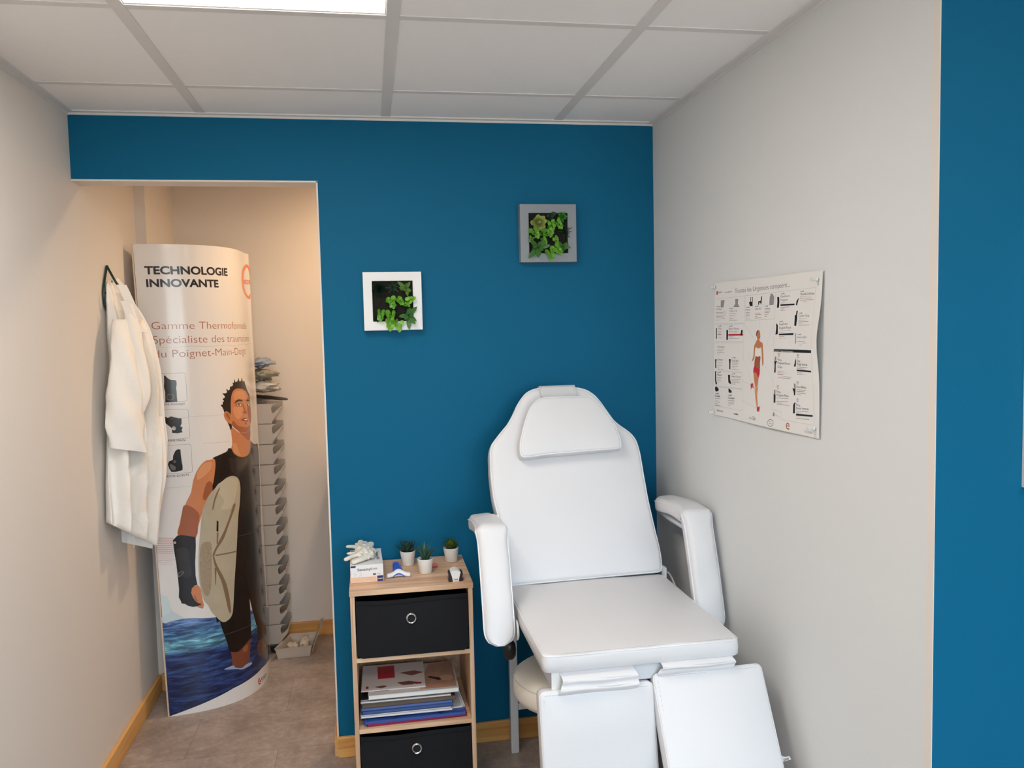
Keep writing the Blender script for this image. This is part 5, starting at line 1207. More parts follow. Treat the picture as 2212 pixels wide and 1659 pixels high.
planter('white square wall planter of succulents with sprigs trailing over its lower edge', 1.1715, 1.6065, .199, srgb(232, 232, 232), .138, .199 / 1230, (755, 785),
  [('bead', 480, 520, 200, VD), ('spiky', 760, 500, 175, DG), ('star', 1040, 520, 200, ('olive', srgb(84, 120, 48))), ('sprig', 700, 720, 90, sp(.3, -1)), ('sprig', 850, 720, 75, sp(.5, -.6)), ('sprig', 640, 760, 60, sp(.8, -.5)), ('sprig', 1050, 800, 80, sl(1, .45)),
   ('star', 1080, 1095, 270, MG), ('sprig', 500, 980, 90, sp(-.1, -1)), ('sprig', 700, 1010, 110, sp(-.1, -1)), ('sprig', 690, 1180, 95, sl(-.05, -1)), ('sprig', 870, 1230, 85, sl(0, -1)), ('sprig', 790, 1180, 60, sp(.1, -1)), ('small', 420, 1150, 90, VD), ('sprig', 1000, 850, 55, sp(.4, -.2))], .034, 2)

# ------------------------------------------------------------------ cube shelf
SX0, SX1, SYF, SYB = .999, 1.385, -.350, -.018
shelf = thing('cube_shelf', 'narrow light oak shelf unit of stacked cubes beside the white chair', 'shelf', ((SX0 + SX1) / 2, -.18, 0))
pt = .016
boxes('side_panel', OAK_Z, [(SX0 + .002, SX0 + pt, SYF + .003, SYB, 0, .687)], shelf, smooth=0, bevel=.0008)
boxes('side_panel', OAK_Z, [(SX1 - pt, SX1 - .002, SYF + .003, SYB, 0, .687)], shelf, smooth=0, bevel=.0008)
boxes('top_board', OAK_X, [(SX0, SX1, SYF, SYB, .687, .703)], shelf, smooth=0, bevel=.0008)
for z in (.474, .245, .018):
    boxes('shelf_board', OAK_X, [(SX0 + pt, SX1 - pt, SYF + .004, SYB, z, z + .014)], shelf, smooth=0)
boxes('back_board', OAK_Y, [(SX0 + pt, SX1 - pt, SYB - .004, SYB, .018, .687)], shelf, smooth=0)
def fabric_box(label, z0, z1, sag, gx_):
    x0, x1, y0, y1 = SX0 + pt + .003, SX1 - pt - .003, SYF - .002, SYB - .012
    t = thing('fabric_box', label, 'storage box', ((x0 + x1) / 2, (y0 + y1) / 2, z0), 'black fabric boxes in the cube shelf')
    # front, slightly bowed, with sagging top edge and clipped lower corners
    b = MB(); n = 24; rows = []
    for j in range(9):
        v = j / 8; row = []
        for i in range(n + 1):
            u = i / n
            c = max(0, .03 - min(u, 1 - u)) if v == 0 else 0
            z = z0 + c * .4 + (z1 - z0 - sag * math.sin(math.pi * min(1, u * 1.0)) * (.6 + .4 * math.sin(u * 5 + 1))) * v
            y = y0 + .004 * math.sin(math.pi * u) * math.sin(math.pi * v) * -1 + .002 * v
            row.append(Vector((lerp(x0, x1, u), y, z)))
        rows.append(row)
    o = len(b.v)
    b.rings([r + [q + Vector((0, .004, 0)) for q in r[::-1]] for r in rows], 0)
    b.build('front', FABRIC, t, smooth=50)
    zt_ = z1 - sag * 1.2
    boxes('body', FABRIN, [(x0, x0 + .003, y0 + .005, y1, z0, z1 - .004), (x1 - .003, x1, y0 + .005, y1, z0, z1 - .004), (x0, x1, y1 - .003, y1, z0, z1 - .004), (x0 + .003, x1 - .003, y0 + .005, y1 - .003, z0, z0 + .003)], t, smooth=0)
    b = MB(); b.tube([Vector((lerp(x0, x1, i / 12), y0 - .0006, z1 - sag * math.sin(math.pi * i / 12) * (.6 + .4 * math.sin(i / 12 * 5 + 1)) - .012)) for i in range(13)], .0006, 0, 4); b.build('top_seam', FABRIN, t)
    gz = gx_[1]
    M = Matrix.Translation((gx_[0], y0 - .003, gz)) @ Matrix.Rotation(math.pi / 2, 4, 'X')
    b = MB(); b.lathe([(.0115, .001), (.0125, .005), (.0150, .006), (.0178, .0035), (.0185, 0), (.0178, -.002), (.0115, -.002), (.0115, .001)], (0, 0, 0), 36, 0, M, False, False)
    gr_ = b.build('grommet', CHROME, t, smooth=60)
    b = MB(); b.lathe([(.0120, -.0008), (.006, -.0005)], (0, 0, 0), 24, 0, M); b.build('grommet_hole', mat('hole', srgb(12, 11, 12), rough=.8), gr_)
    return t
fabric_box('black fabric box with metal ring in the upper opening of the oak shelf', .4885, .671, .007, (1.187, .607))
fabric_box('black fabric box with metal ring in the lower opening, cut by the photo bottom', .0325, .236, .008, (1.192, .185))

# ---- papers in the middle opening
def doc(name, label, cat, cx, cy, z, w, d, th, rot, cover, pages=None, extra=None, group='papers in the middle of the oak shelf'):
    M = Matrix.Translation((cx, cy, z)) @ Matrix.Rotation(math.radians(rot), 4, 'Z')
    t = thing(name, label, cat, (cx, cy, z), group)
    ct = min(.0012, th * .3)
    b = MB(); b.box(-w / 2, w / 2, -d / 2, d / 2, th - ct, th, 0, M); b.box(-w / 2, w / 2, -d / 2, d / 2, 0, ct, 0, M)
    b.build('cover', cover, t, smooth=0)
    b = MB(); b.box(-w / 2 + .002, w / 2 - .001, -d / 2 + .0012, d / 2 - .002, ct, th - ct, 0, M); b.build('pages', pages or PAPER, t, smooth=0)
    if extra:
        for ei, (nm, mt, quads) in enumerate(extra):
            b = MB()
            for q in quads:
                b.add([M @ Vector((x, y, th + .0002 + .00015 * ei)) for x, y in q], [tuple(range(len(q)))])
            b.build(nm, mt, t, smooth=0)
    return t
def gloss(n, c, **k): return mat('doc_' + n, c, rough=.28, **k)
BLUE = gloss('blue', srgb(40, 74, 150)); NAVY = gloss('navy', srgb(28, 52, 104)); MAROON = gloss('maroon', srgb(150, 26, 66)); DARKC = gloss('dark', srgb(70, 60, 56), var=.5, vscale=8)
SILV = gloss('silver', srgb(186, 180, 176), var=.05); REDP = gloss('red', srgb(176, 24, 50)); WHP = gloss('white', srgb(222, 214, 210), var=.05); BLK = gloss('black', srgb(26, 24, 28)); TANP = gloss('tan', srgb(170, 130, 110), var=.35, vscale=40)
zb = .2592
doc('folder', 'maroon folder at the bottom of the paper pile on the oak shelf', 'folder', 1.196, -.235, zb, .318, .19, .009, 1.5, MAROON, MAROON)
doc('folder', 'wide bright blue elastic folder just above the maroon one in the pile', 'folder', 1.190, -.230, zb + .0095, .322, .21, .010, .5, BLUE, gloss('folder_in', srgb(60, 84, 150)), [('elastic', BLK, [[(-.075, -.104), (-.052, -.088), (-.048, -.09), (-.070, -.106)]]), ('elastic', BLK, [[(.070, -.09), (.074, -.088), (.09, -.104), (.086, -.106)]])])
doc('paper_stack', 'punched white sheets lying on the blue elastic folder', 'papers', 1.166, -.226, zb + 0.0255, .290, .20, .006, -.5, WHP, PAPER, [*[('punch_hole', BLK, [[(x, -.098), (x + .006, -.098), (x + .006, -.094), (x, -.094)]]) for x in (-.11, -.08, -.03, 0, .03, .07, .09, .12)]])
doc('brochure', 'grey-edged thin brochure above the punched sheets in the pile', 'brochure', 1.164, -.226, zb + 0.0320, .288, .20, .005, -.4, gloss('greyb', srgb(150, 156, 170)), PAPER)
doc('book', 'dark blue paperback, lower of two in the middle of the pile', 'book', 1.168, -.226, zb + 0.0375, .290, .20, .011, .6, NAVY, gloss('bluepg', srgb(60, 84, 140)))
doc('book', 'blue paperback, upper of two in the middle of the pile', 'book', 1.166, -.226, zb + 0.0490, .290, .20, .009, .2, BLUE, gloss('bluepg2', srgb(84, 110, 160)))
doc('magazine', 'dark glossy magazine with a pale glow and red mark, under the grey catalogue', 'magazine', 1.171, -.224, zb + 0.0585, .298, .205, .012, .8, DARKC, gloss('darkpg', srgb(96, 80, 66), var=.4, vscale=12), [('red_mark', REDP, [[(.112, -.10), (.140, -.10), (.140, -.088), (.112, -.088)]])])
doc('magazine', 'white-tabbed thin magazine showing at the left below the catalogue', 'magazine', 1.165, -.220, zb + 0.0710, .286, .20, .004, -.6, WHP, PAPER)
doc('binder', 'thin black and grey binder right under the thick grey catalogue', 'binder', 1.165, -.214, zb + 0.0755, .290, .20, .006, 0, BLK, gloss('bindpg', srgb(160, 158, 160)))
doc('catalogue', 'thick pale grey catalogue with white page edge near the top of the pile', 'catalogue', 1.190, -.215, zb + 0.0820, .288, .215, .014, -.4, SILV, PAPER,
    [('dark_print', BLK, [[(-.125, -.083), (-.118, -.083), (-.118, -.080), (-.125, -.080)], [(-.117, -.082), (-.078, -.083), (-.082, -.077), (-.095, -.080), (-.103, -.076), (-.117, -.079)]]),
     ('brown_print', TANP, [[(.02, -.095), (.138, -.095), (.138, .10), (.06, .10), (.02, -.05)]]),
     ('glass_print', gloss('beige', srgb(196, 164, 140)), [[(.09, -.04), (.12, -.05), (.134, -.03), (.13, -.005), (.10, .0), (.088, -.015)]]),
     ('dark_band', BLK, [[(.055, .0), (.088, -.02), (.095, -.035), (.085, -.04), (.05, -.01)]])])
doc('leaflet', 'white leaflet with brown feather print on top of the grey catalogue', 'leaflet', 1.128, -.195, zb + 0.0965, .205, .20, .003, -1.2, WHP, PAPER,
    [('brown_print', gloss('feather', srgb(130, 74, 66), var=.3, vscale=60), [[(.01, -.055), (.05, -.05), (.08, -.065), (.06, -.08), (.03, -.078)], [(-.06, -.075), (-.03, -.068), (-.02, -.08), (-.04, -.09)], [(.02, .02), (.07, .03), (.1, .01), (.06, -.01)]]),
     ('red_mark', REDP, [[(.07, -.078), (.09, -.078), (.09, -.066), (.07, -.066)]]), ('red_mark', REDP, [[(-.088, -.086), (-.080, -.086), (-.080, -.068), (-.088, -.068)]])])
doc('card', 'dark red card lying on the white leaflet at the top of the paper pile', 'card', 1.105, -.165, zb + 0.1000, .055, .095, .002, 0, REDP, REDP)
t = thing('notebook', 'spiral-bound white notebook poking out at the right of the paper pile', 'notebook', (1.27, -.21, zb + .02), 'papers in the middle of the oak shelf')
M = Matrix.Translation((1.346, -.21, zb + .0225)) @ Matrix.Rotation(math.radians(3), 4, 'Z')
b = MB(); b.box(-.15, -.006, -.095, .095, -.002, .0022, 0, M); b.build('pages', PAPER, t, smooth=0)
b = MB()
for k in range(26):
    c = M @ Vector((-.003, -.092 + k * .0074, .001)); b.tube([c + Vector((math.cos(a) * .0052, 0, math.sin(a) * .0035)) for a in [i * math.pi / 4 for i in range(8)]], .0008, 0, 5, closed=True)
b.build('spiral', WHITEP, t)

# ---- things on the shelf top
ZT = .7035
# glove box
gb = thing('glove_box', 'white and peach carton of disposable gloves on the left of the oak shelf top', 'glove box', (1.052, -.17, ZT))
gx0, gx1, gy0, gy1, gh = 1.0, 1.104, -.266, -.072, .057
M = Matrix.Rotation(math.radians(1.5), 4, 'Z'); gc = Vector((1.052, -.17, ZT))
def gm(x, y, z): return M @ Vector((x - gc.x, y - gc.y, z)) + gc
b = MB(); b.box(gx0, gx1, gy0, gy1, 0, gh, 0); b.v = [tuple(gm(*v)) for v in b.v]
b.build('carton', mat('carton_white', srgb(232, 230, 230), rough=.4), gb, smooth=0, bevel=.0008)
def gprint(nm, mt, polys_, face='f', off=.0004):
    b = MB()
    for q in polys_:
        if face == 'f': b.add([gm(gx0 + u, gy0 - off, w) for u, w in q], [tuple(range(len(q)))])
        else: b.add([gm(gx0 + u, gy0 + w, gh + off) for u, w in q], [tuple(range(len(q)))])
    b.build(nm, mt, gb, smooth=0)
gw = gx1 - gx0
PEACH = mat('peach_print', srgb(236, 196, 166), rough=.4); GNAVY = mat('navy_print', srgb(30, 34, 96), rough=.4); GINK = mat('ink_print', srgb(64, 66, 84), rough=.4); GPALE = mat('pale_print', srgb(246, 226, 208), rough=.4)
gprint('peach_band', PEACH, [[(0.001, .001), (.082, .001), (.082, .0185), (0.001, .0185)]])
gprint('navy_panel', GNAVY, [[(.084, .001), (gw - .001, .001), (gw - .001, .0195), (.084, .0195)], [(.001, gh - .001), (.018, gh - .001), (.016, gh - .007), (.001, gh - .007)]])
gprint('size_mark', GINK, [[(.071, .0225), (.080, .0225), (.080, .028), (.071, .028)]], off=.0005)
gprint('front_text', GINK, text_polys('Sensinyl', (.022, .0385), (.067, .0395), .0085, .015))
gprint('small_frame', mat('grey_print', srgb(150, 150, 156)), stroke([(.071, .040), (.085, .0405), (.085, .0455), (.071, .045), (.071, .040)], .0007) + stroke([(.082, .0225), (.097, .023), (.097, .028), (.082, .028)], .0005) + stroke([(.085, .0253), (.094, .0258)], .001) + stroke([(.073, .0425), (.083, .043)], .002) + stroke([(.012, .022), (.018, .026), (.014, .032), (.01, .030)], .0005) + stroke([(.028, .022), (.034, .024), (.033, .031), (.028, .030)], .0005))
gprint('count_text', GPALE, text_polys('100', (.036, .006), (.050, .006), .0075, -.01) + stroke([(.005, .013), (.026, .014)], .0012) + stroke([(.005, .007), (.024, .008)], .0012) + stroke([(.055, .014), (.078, .015)], .0012) + stroke([(.055, .008), (.076, .009)], .0012) + stroke([(.030, .003), (.030, .016)], .0006))
gprint('panel_text', GPALE, text_polys('HARTMANN', (.0855, .008), (.1015, .0085), .0035, .02), off=.0006)
gprint('top_text', GINK, [[(.085 + y_, .150 - x_) for x_, y_ in q] for q in text_polys('Sensinyl', (0, 0), (.070, 0), .0105, .01)], 't')
gprint('top_text_small', mat('grey_print', (0, 0, 0)), stroke([(.090, .074), (.090, .058)], .010), 't')
gprint('top_colour', mat('blue_print', srgb(50, 96, 160), rough=.4), [[(.002, .155), (.012, .155), (.012, .175), (.002, .175)]], 't')
gprint('top_colour_orange', mat('orange_print', srgb(190, 110, 80), rough=.4), [[(.002, .135), (.012, .135), (.012, .153), (.002, .153)]], 't')
# gloves pulled out on top
GLV = mat('translucent_glove', srgb(228, 224, 212), rough=.35, spec=.5, sss=.3, var=.06, vscale=60, bump=.4, bscale=70, dist=.002)
t = thing('disposable_gloves', 'bunched translucent white gloves pulled out of the carton', 'gloves', (1.03, -.17, ZT + gh), None)
zg = ZT + gh
def finger(pts, r0, r1):
    b = MB(); P = catmull(pts, 5); n = len(P)
    b.tube(P, [lerp(r0, r1, i / (n - 1)) * (1 if i < n - 2 else (.8 if i == n - 2 else .4)) for i in range(n)], 0, 12, squash=.62, up=(0, 0, 1))
    b.build('glove_finger', GLV, t, smooth=70)
finger([(1.040, -.16, zg + .02), (1.018, -.12, zg + .022), (.998, -.10, zg + .020), (.986, -.095, zg + .019)], .010, .008)
finger([(1.040, -.14, zg + .018), (1.026, -.09, zg + .020), (1.017, -.075, zg + .022)], .009, .007)
finger([(1.045, -.13, zg + .025), (1.037, -.08, zg + .024), (1.032, -.062, zg + .028)], .012, .010)
finger([(1.050, -.14, zg + .022), (1.048, -.09, zg + .022), (1.046, -.070, zg + .024)], .012, .011)
finger([(1.055, -.16, zg + .02), (1.066, -.11, zg + .022), (1.068, -.085, zg + .024)], .014, .012)
finger([(1.035, -.19, zg + .016), (1.012, -.20, zg + .013), (.996, -.215, zg + .012), (.984, -.225, zg + .008)], .012, .009)
finger([(1.035, -.17, zg + .016), (1.010, -.17, zg + .015), (.990, -.165, zg + .014)], .009, .007)
finger([(1.062, -.19, zg + .012), (1.045, -.225, zg + .012), (1.022, -.245, zg + .010), (1.006, -.25, zg + .006)], .014, .012)
b = MB(); crumple(b, (1.046, -.165, zg + .014), .030, .048, .017, 3, n=18, hf=.12); b.build('glove_palm', GLV, t, smooth=70)
b = MB(); crumple(b, (1.062, -.185, zg + .012), .020, .040, .013, 8, n=16, hf=.12); b.build('glove_palm', GLV, t, smooth=70)
b = MB(); b.tube(catmull([(1.075 + .004 * math.sin(a * 3), -.19 + .045 * math.sin(a), zg + .014 + .008 * math.cos(a)) if False else (1.058 + .026 * math.cos(a), -.185 + .038 * math.sin(a), zg + .016 + .008 * math.sin(a * 2)) for a in [i * .7 for i in range(8)]], 5), .0018, 0, 7); b.build('glove_cuff', GLV, t)

# pots
def pot(label, x, y, kind, seed):
    t = thing('potted_succulent', label, 'potted plant', (x, y, ZT), 'white potted succulents on the oak shelf')
    b = MB(); b.lathe([(.0185, 0), (.0200, .0015), (.0262, .0465), (.0265, .0485), (.0255, .0495), (.0243, .0485), (.0228, .040), (.0, .040)], (x, y, ZT), 40, cap1=False); pt_ = b.build('pot', CERAM, t, smooth=50)
    b = MB(); b.lathe([(.0232, .041), (.015, .0425), (.004, .043)], (x, y, ZT), 24); b.build('soil', SOIL, pt_, smooth=50)
    c = Vector((x, y, ZT + .041)); b = MB()
    if kind == 'agave': rosette(b, c, (0, 0, 1), 52, .004, .043, .0115, .0042, 0, 76, 6, .42, seed, 1, .45); m_ = leafmat('agave', srgb(44, 70, 62))
    elif kind == 'aloe':
        m_ = leafmat('aloe', srgb(52, 86, 66)); rr_ = random.Random(seed)
        for i in range(22):
            ph = i * 2.4; op = math.radians(rr_.uniform(8, 42)); d = Vector((math.cos(ph) * math.sin(op), math.sin(ph) * math.sin(op), math.cos(op)))
            leaf(b, c + Vector((math.cos(ph), math.sin(ph), 0)) * .004, d, -Vector((d.x, d.y, 0)), rr_.uniform(.035, .062), .0072, .004, -.12 * rr_.random(), 0)
        leaf(b, c, (.75, -.1, .68), (0, 0, 1), .085, .006, .003, -.02, 0); leaf(b, c, (-.55, .1, .8), (0, 0, 1), .07, .006, .003, .02, 0)
    else: rosette(b, c + Vector((0, 0, .002)), (0, 0, 1), 50, .004, .030, .021, .0028, 0, 80, 4, .5, seed, .5, .75); m_ = leafmat('echeveria', srgb(78, 98, 38))
    b.build('foliage', m_, t, smooth=50)
pot('white pot of dark blue-green agave-like succulent, back left of the three pots', 1.192, -.098, 'agave', 2)
pot('white pot of thin spiky dark green succulent, nearest the shelf front', 1.2445, -.205, 'aloe', 5)
pot('white pot of olive green rosette succulent, at the back right of the shelf', 1.341, -.095, 'ech', 9)

# blue and white splint
t = thing('finger_splint', 'small blue and white padded splint lying left of the middle pot', 'splint', (1.155, -.22, ZT))
WF = mat('white_foam', srgb(232, 230, 230), rough=.9); BLP = mat('blue_plastic', srgb(54, 88, 190), rough=.35)
b = MB(); rg = []
for i in range(25):
    u = i / 24; x = lerp(1.117, 1.194, u); hgt = .011 + .012 * math.exp(-((u - .5) / .22) ** 2); cyy = -.232 - .004 * math.cos(u * 6.28)
    rg.append([Vector((x, cyy + .012 * math.cos(a), ZT + hgt * .5 + .0035 + (hgt * .5 + .001) * math.sin(a) * (.5 if False else 1) - .0015)) for a in [k * math.pi / 6 for k in range(12)]])
for k_, f in ((0, .55), (-1, .55)): c = sum(rg[k_], Vector()) / 12; rg[k_] = [c + (q - c) * f for q in rg[k_]]
b.rings(rg, 0); b.build('foam_pad', WF, t, smooth=60)
b = MB(); rg = []
for i in range(13):
    u = i / 12; x = lerp(1.135, 1.176, u); h_ = .010 * math.sin(math.pi * u)
    rg.append([Vector((x, -.2455, ZT + .002 + h_)), Vector((x, -.2455, ZT + .0045 + h_)), Vector((x, -.236, ZT + .006 + h_)), Vector((x, -.236, ZT + .0035 + h_))])
b.rings(rg, 0); b.build('front_arch', BLP, t, smooth=50)
b = MB(); rg = []
for i in range(9):
    u = i / 8; y = lerp(-.225, -.165, u); w = lerp(.017, .012, u); zc = ZT + lerp(.017, .023, u)
    rg.append([Vector((1.154 - .004 * u + w * math.cos(a), y, zc + .009 * math.sin(a))) for a in [math.pi * k / 8 for k in range(9)]] + [Vector((1.154 - .004 * u + (w - .002) * math.cos(a), y, zc - .002 + .009 * math.sin(a))) for a in [math.pi * (8 - k) / 8 for k in range(9)]])
b.rings(rg, 0)
b.add([(1.138, -.18, ZT), (1.141, -.18, ZT), (1.141, -.165, ZT + .034), (1.139, -.165, ZT + .034), (1.138, -.168, ZT), (1.141, -.168, ZT)], [(0, 1, 2, 3), (4, 3, 2, 5), (0, 3, 4), (1, 5, 2)])
b.add([(1.136, -.22, ZT), (1.172, -.22, ZT), (1.170, -.222, ZT + .02), (1.138, -.222, ZT + .02), (1.138, -.17, ZT), (1.168, -.17, ZT), (1.164, -.17, ZT + .024), (1.140, -.17, ZT + .024)], [(0, 1, 2, 3), (5, 4, 7, 6), (0, 3, 7, 4), (1, 5, 6, 2)])
b.build('blue_shell', BLP, t, smooth=40)
# little white and dark gadget
t = thing('desk_gadget', 'small rounded white gadget with dark brown sides at the shelf front right corner', 'gadget', (1.333, -.30, ZT))
DBR = mat('dark_brown_plastic', srgb(38, 24, 24), rough=.2); 
b = MB(); outl = [(-.014, 0), (-.0145, .008), (-.017, .024), (-.0125, .032), (0, .0355), (.0125, .032), (.017, .024), (.0145, .008), (.014, 0)]
def gad(y, s): return [Vector((1.333 + x * s, y, ZT + z * (.97 if s < 1 else 1))) for x, z in catmull([(a, c_, 0) for a, c_ in outl], 4) for z in [0]] 
pl = [(q.x, q.y) for q in catmull([(a, c_, 0) for a, c_ in outl], 5)]
b.rings([[Vector((1.333 + x * s, y, ZT + z)) for x, z in pl] for y, s in ((-.326, .92), (-.324, 1), (-.290, 1), (-.280, .95))], 0); b.build('white_core', WHITEP, t, smooth=50)
for sg in (-1, 1):
    b = MB()
    pl2 = [(sg * .0095, .002), (sg * .0125, .016), (sg * .0165, .029), (sg * .0225, .0265), (sg * .0235, .021), (sg * .0195, .014), (sg * .0225, .008), (sg * .024, .003), (sg * .021, 0), (sg * .010, 0)]
    b.rings([[Vector((1.333 + x * s, y, ZT + z)) for x, z in pl2] for y, s in ((-.3265, .95), (-.3245, 1), (-.292, 1), (-.284, .9))], 0); b.build('side_grip', DBR, t, smooth=60, bevel=.001)
b = MB()
for q in text_polys('TWE', (-.0075, .004), (.0075, .004), .005, .02): b.add([(1.333 + x, -.3268, ZT + z) for x, z in q], [(0, 1, 2)])
b.build('mark', BLK, t, smooth=0)
b = MB(); b.lathe([(.001, -.008), (.006, -.006), (.0065, .006), (.004, .010)], (0, 0, 0), 16, M=Matrix.Translation((1.278, -.15, ZT + .0065)) @ Matrix.Rotation(math.pi / 2, 4, 'Y'))
tag(b.build('red_cap', mat('red_plastic', srgb(206, 92, 84), rough=.35), origin=(1.278, -.15, ZT)), 'tiny red cap behind the spiky succulent pot on the shelf', 'cap')

# ------------------------------------------------------------------ the white treatment chair
chair = thing('treatment_chair', 'white leatherette treatment chair with headrest, arm pads and split leg rests in the corner', 'chair', (1.74, -.5, 0))
def pad(b, outline, O, Uv, Vv, Nv, T, r, puff, wr=0.0, seed=0, n=120, mi=0, ymode=None):
    """cushion: outline in the plane (Uv,Vv), front face at height T along Nv, rounded rim, domed front"""
    P = resample([(x, y, 0) for x, y in outline], n)
    c = sum(P, Vector()) / n
    def ring(ins, h, sc=1.0, dome=0):
        out = []
        for i, p in enumerate(P):
            d = c - p; q = p + d.normalized() * ins if sc == 1.0 else (p + d.normalized() * ins).lerp(c, 1 - sc)
            w = wr * noise.noise(Vector((q.x * 9, q.y * 9, seed))) if wr and h > T * .8 else 0
            out.append(O + Uv * q.x + Vv * q.y + Nv * (h + dome + w))
        return out
    R = [ring(r * 1.5, 0), ring(r * .3, .002), ring(0, r * .4), ring(-.001, T * .5), ring(0, T - r)]
    for k in range(1, 6):
        a = math.pi / 2 * k / 5; R.append(ring(r * (1 - math.cos(a)), T - r + r * math.sin(a), 1.0, puff * .08 * k / 5))
    for sc in (.95, .87, .76, .62, .46, .3, .15, .04):
        R.append(ring(r, T, sc, puff * (1 - .92 * sc ** 3.0)))
    b.rings(R, mi)
def outline_tube(outline, O, Uv, Vv, Nv, h, r, name, mtl, parent, n=140, ins=0.0, part=None):
    P = resample([(x, y, 0) for x, y in outline], n); c = sum(P, Vector()) / n
    P = [p + (c - p).normalized() * ins for p in P]
    if part: P = P[int(part[0] * n):int(part[1] * n)]
    b = MB(); b.tube([O + Uv * p.x + Vv * p.y + Nv * h for p in P], r, 0, 6, closed=part is None); return b.build(name, mtl, parent)
X_, Y_, Z_ = Vector((1, 0, 0)), Vector((0, 1, 0)), Vector((0, 0, 1))
# backrest
bo, bw = DATA['backplane']; bw = Vector(bw); bn = X_.cross(bw)
bn = -bn if bn.y > 0 else bn
BO = Vector(bo)
bol = [(q.x, q.y) for q in catmull([(x, y, 0) for x, y in DATA['back']], 3, closed=True)]
BT_ = .065
b = MB(); pad(b, bol, BO - bn * BT_, X_, bw, bn, BT_, .016, .006, .0015, 1, n=150); bk_ = b.build('backrest', LEATHER, chair, smooth=70)
outline_tube(bol, BO - bn * BT_, X_, bw, bn, BT_ - .006, .0022, 'backrest_piping', PIPING, bk_, 190, ins=.0025)
# headrest cushion
pol = [(q.x, q.y) for q in catmull([(x, y, 0) for x, y in DATA['pillow']], 3, closed=True)]
b = MB(); pad(b, pol, BO + bn * .006, X_, bw, bn, .046, .013, .008, .001, 4, n=110); hp_ = b.build('headrest_pillow', LEATHER, chair, smooth=70)
outline_tube(pol, BO + bn * .006, X_, bw, bn, .042, .0018, 'headrest_piping', PIPING, hp_, 150, ins=.003)
# strap over the top of the backrest
b = MB(); hx0, hx1 = 1.657, 1.782; topw = max(y for x, y in DATA['back']); rg = []
for off, w_ in ((.030, topw - .050), (.0085, topw - .030), (.0045, topw - .010), (-.008, topw + .003), (-.03, topw + .0055), (-.055, topw + .003), (-.068, topw - .02), (-.0695, topw - .20)):
    c = BO + bw * w_ + bn * off; rg.append([c + X_ * (hx0 + .004 * 0), c + X_ * hx1, c + X_ * hx1 + (bn if off > -.02 else -bn if off < -.06 else bw) * .0025, c + X_ * hx0 + (bn if off > -.02 else -bn if off < -.06 else bw) * .0025])
b.rings(rg, 0); hs_ = b.build('headrest_strap', LEATHER, chair, smooth=40)
b = MB()
for x in (hx0 + .006, hx1 - .006):
    for k in range(9):
        a = BO + bw * (topw - .006 - k * .005) + bn * (.0075 + .0 * k) + X_ * x; b.tube([a, a - bw * .003], .0006, 0, 4)
b.build('strap_stitching', STITCH, hs_)
# seat
sx0, sx1, sy0, sy1, sz = 1.485, 2.005, -.948, -.366, .694
def rrect(x0, x1, y0, y1, r, k=6):
    out = []
    for cx, cy, a0 in ((x1 - r, y1 - r, 0), (x0 + r, y1 - r, 90), (x0 + r, y0 + r, 180), (x1 - r, y0 + r, 270)):
        for i in range(k + 1):
            a = math.radians(a0 + 90 * i / k); out.append((cx + r * math.cos(a), cy + r * math.sin(a)))
    return out
so = rrect(sx0, sx1, sy0, sy1, .018)
b = MB(); pad(b, so, Vector((0, 0, sz - .048)), X_, Y_, Z_, .046, .010, .008, .003, 9, n=160); st_ = b.build('seat', LEATHER, chair, smooth=70)
outline_tube(so, Vector((0, 0, sz - .048)), X_, Y_, Z_, .043, .0016, 'seat_piping', PIPING, st_, 200, ins=.0018)
b = MB()
for k in range(86):
    x = sx0 + .022 + k * .0056; b.tube([(x, sy0 + .007, sz - .0015), (x + .0032, sy0 + .007, sz - .0015)], .0006, 0, 4)
b.build('seat_stitching', STITCH, st_)
# frame under the seat
fx0, fx1, fy0, fy1 = 1.508, 1.988, -.935, -.36
frame_b = [(fx0, fx0 + .03, fy0, fy1, .600, .647), (fx1 - .03, fx1, fy0, fy1, .600, .647), (fx0 + .03, fx1 - .03, fy0 + .002, fy0 + .03, .603, .645), (fx0 + .03, fx1 - .03, fy1 - .03, fy1, .603, .645), (fx0 + .03, fx1 - .03, -.66, -.63, .605, .64)]
boxes('seat_frame', WMETAL, frame_b, chair, smooth=0, bevel=.002)
boxes('end_cap', WHITEP, [(fx0 - .001, fx0 + .031, fy0 - .002, fy0, .599, .648)], chair, smooth=0)
boxes('end_cap', WHITEP, [(fx1 - .031, fx1 + .001, fy0 - .002, fy0, .599, .648)], chair, smooth=0)
# legs: back pair near the wall, front pair hidden behind the leg rests
for x, y in ((1.534, -.112), (1.935, -.112), (1.545, -.80), (1.925, -.80)):
    boxes('leg', WMETAL, [(x, x + .028, y, y + .028, 0, .60 if y < -.5 else .59)], chair, smooth=0, bevel=.002)
boxes('base_rail', WMETAL, [(1.562, 1.935, -.108, -.088, .155, .178), (1.556, 1.935, -.79, -.77, .12, .145)], chair, smooth=0, bevel=.002)
for x in (1.536, 1.937): boxes('side_rail', WMETAL, [(x, x + .024, -.36, -.085, .585, .605)], chair, smooth=0, bevel=.002)
# back support tubes
for x in (1.60, 1.88):
    b = MB(); p0 = Vector((x, -.36, .62)); b.tube([p0, BO + X_ * x + bw * .04 - bn * .078, BO + X_ * x + bw * .50 - bn * .078], .011, 0, 10); b.build('back_support', WMETAL, chair)
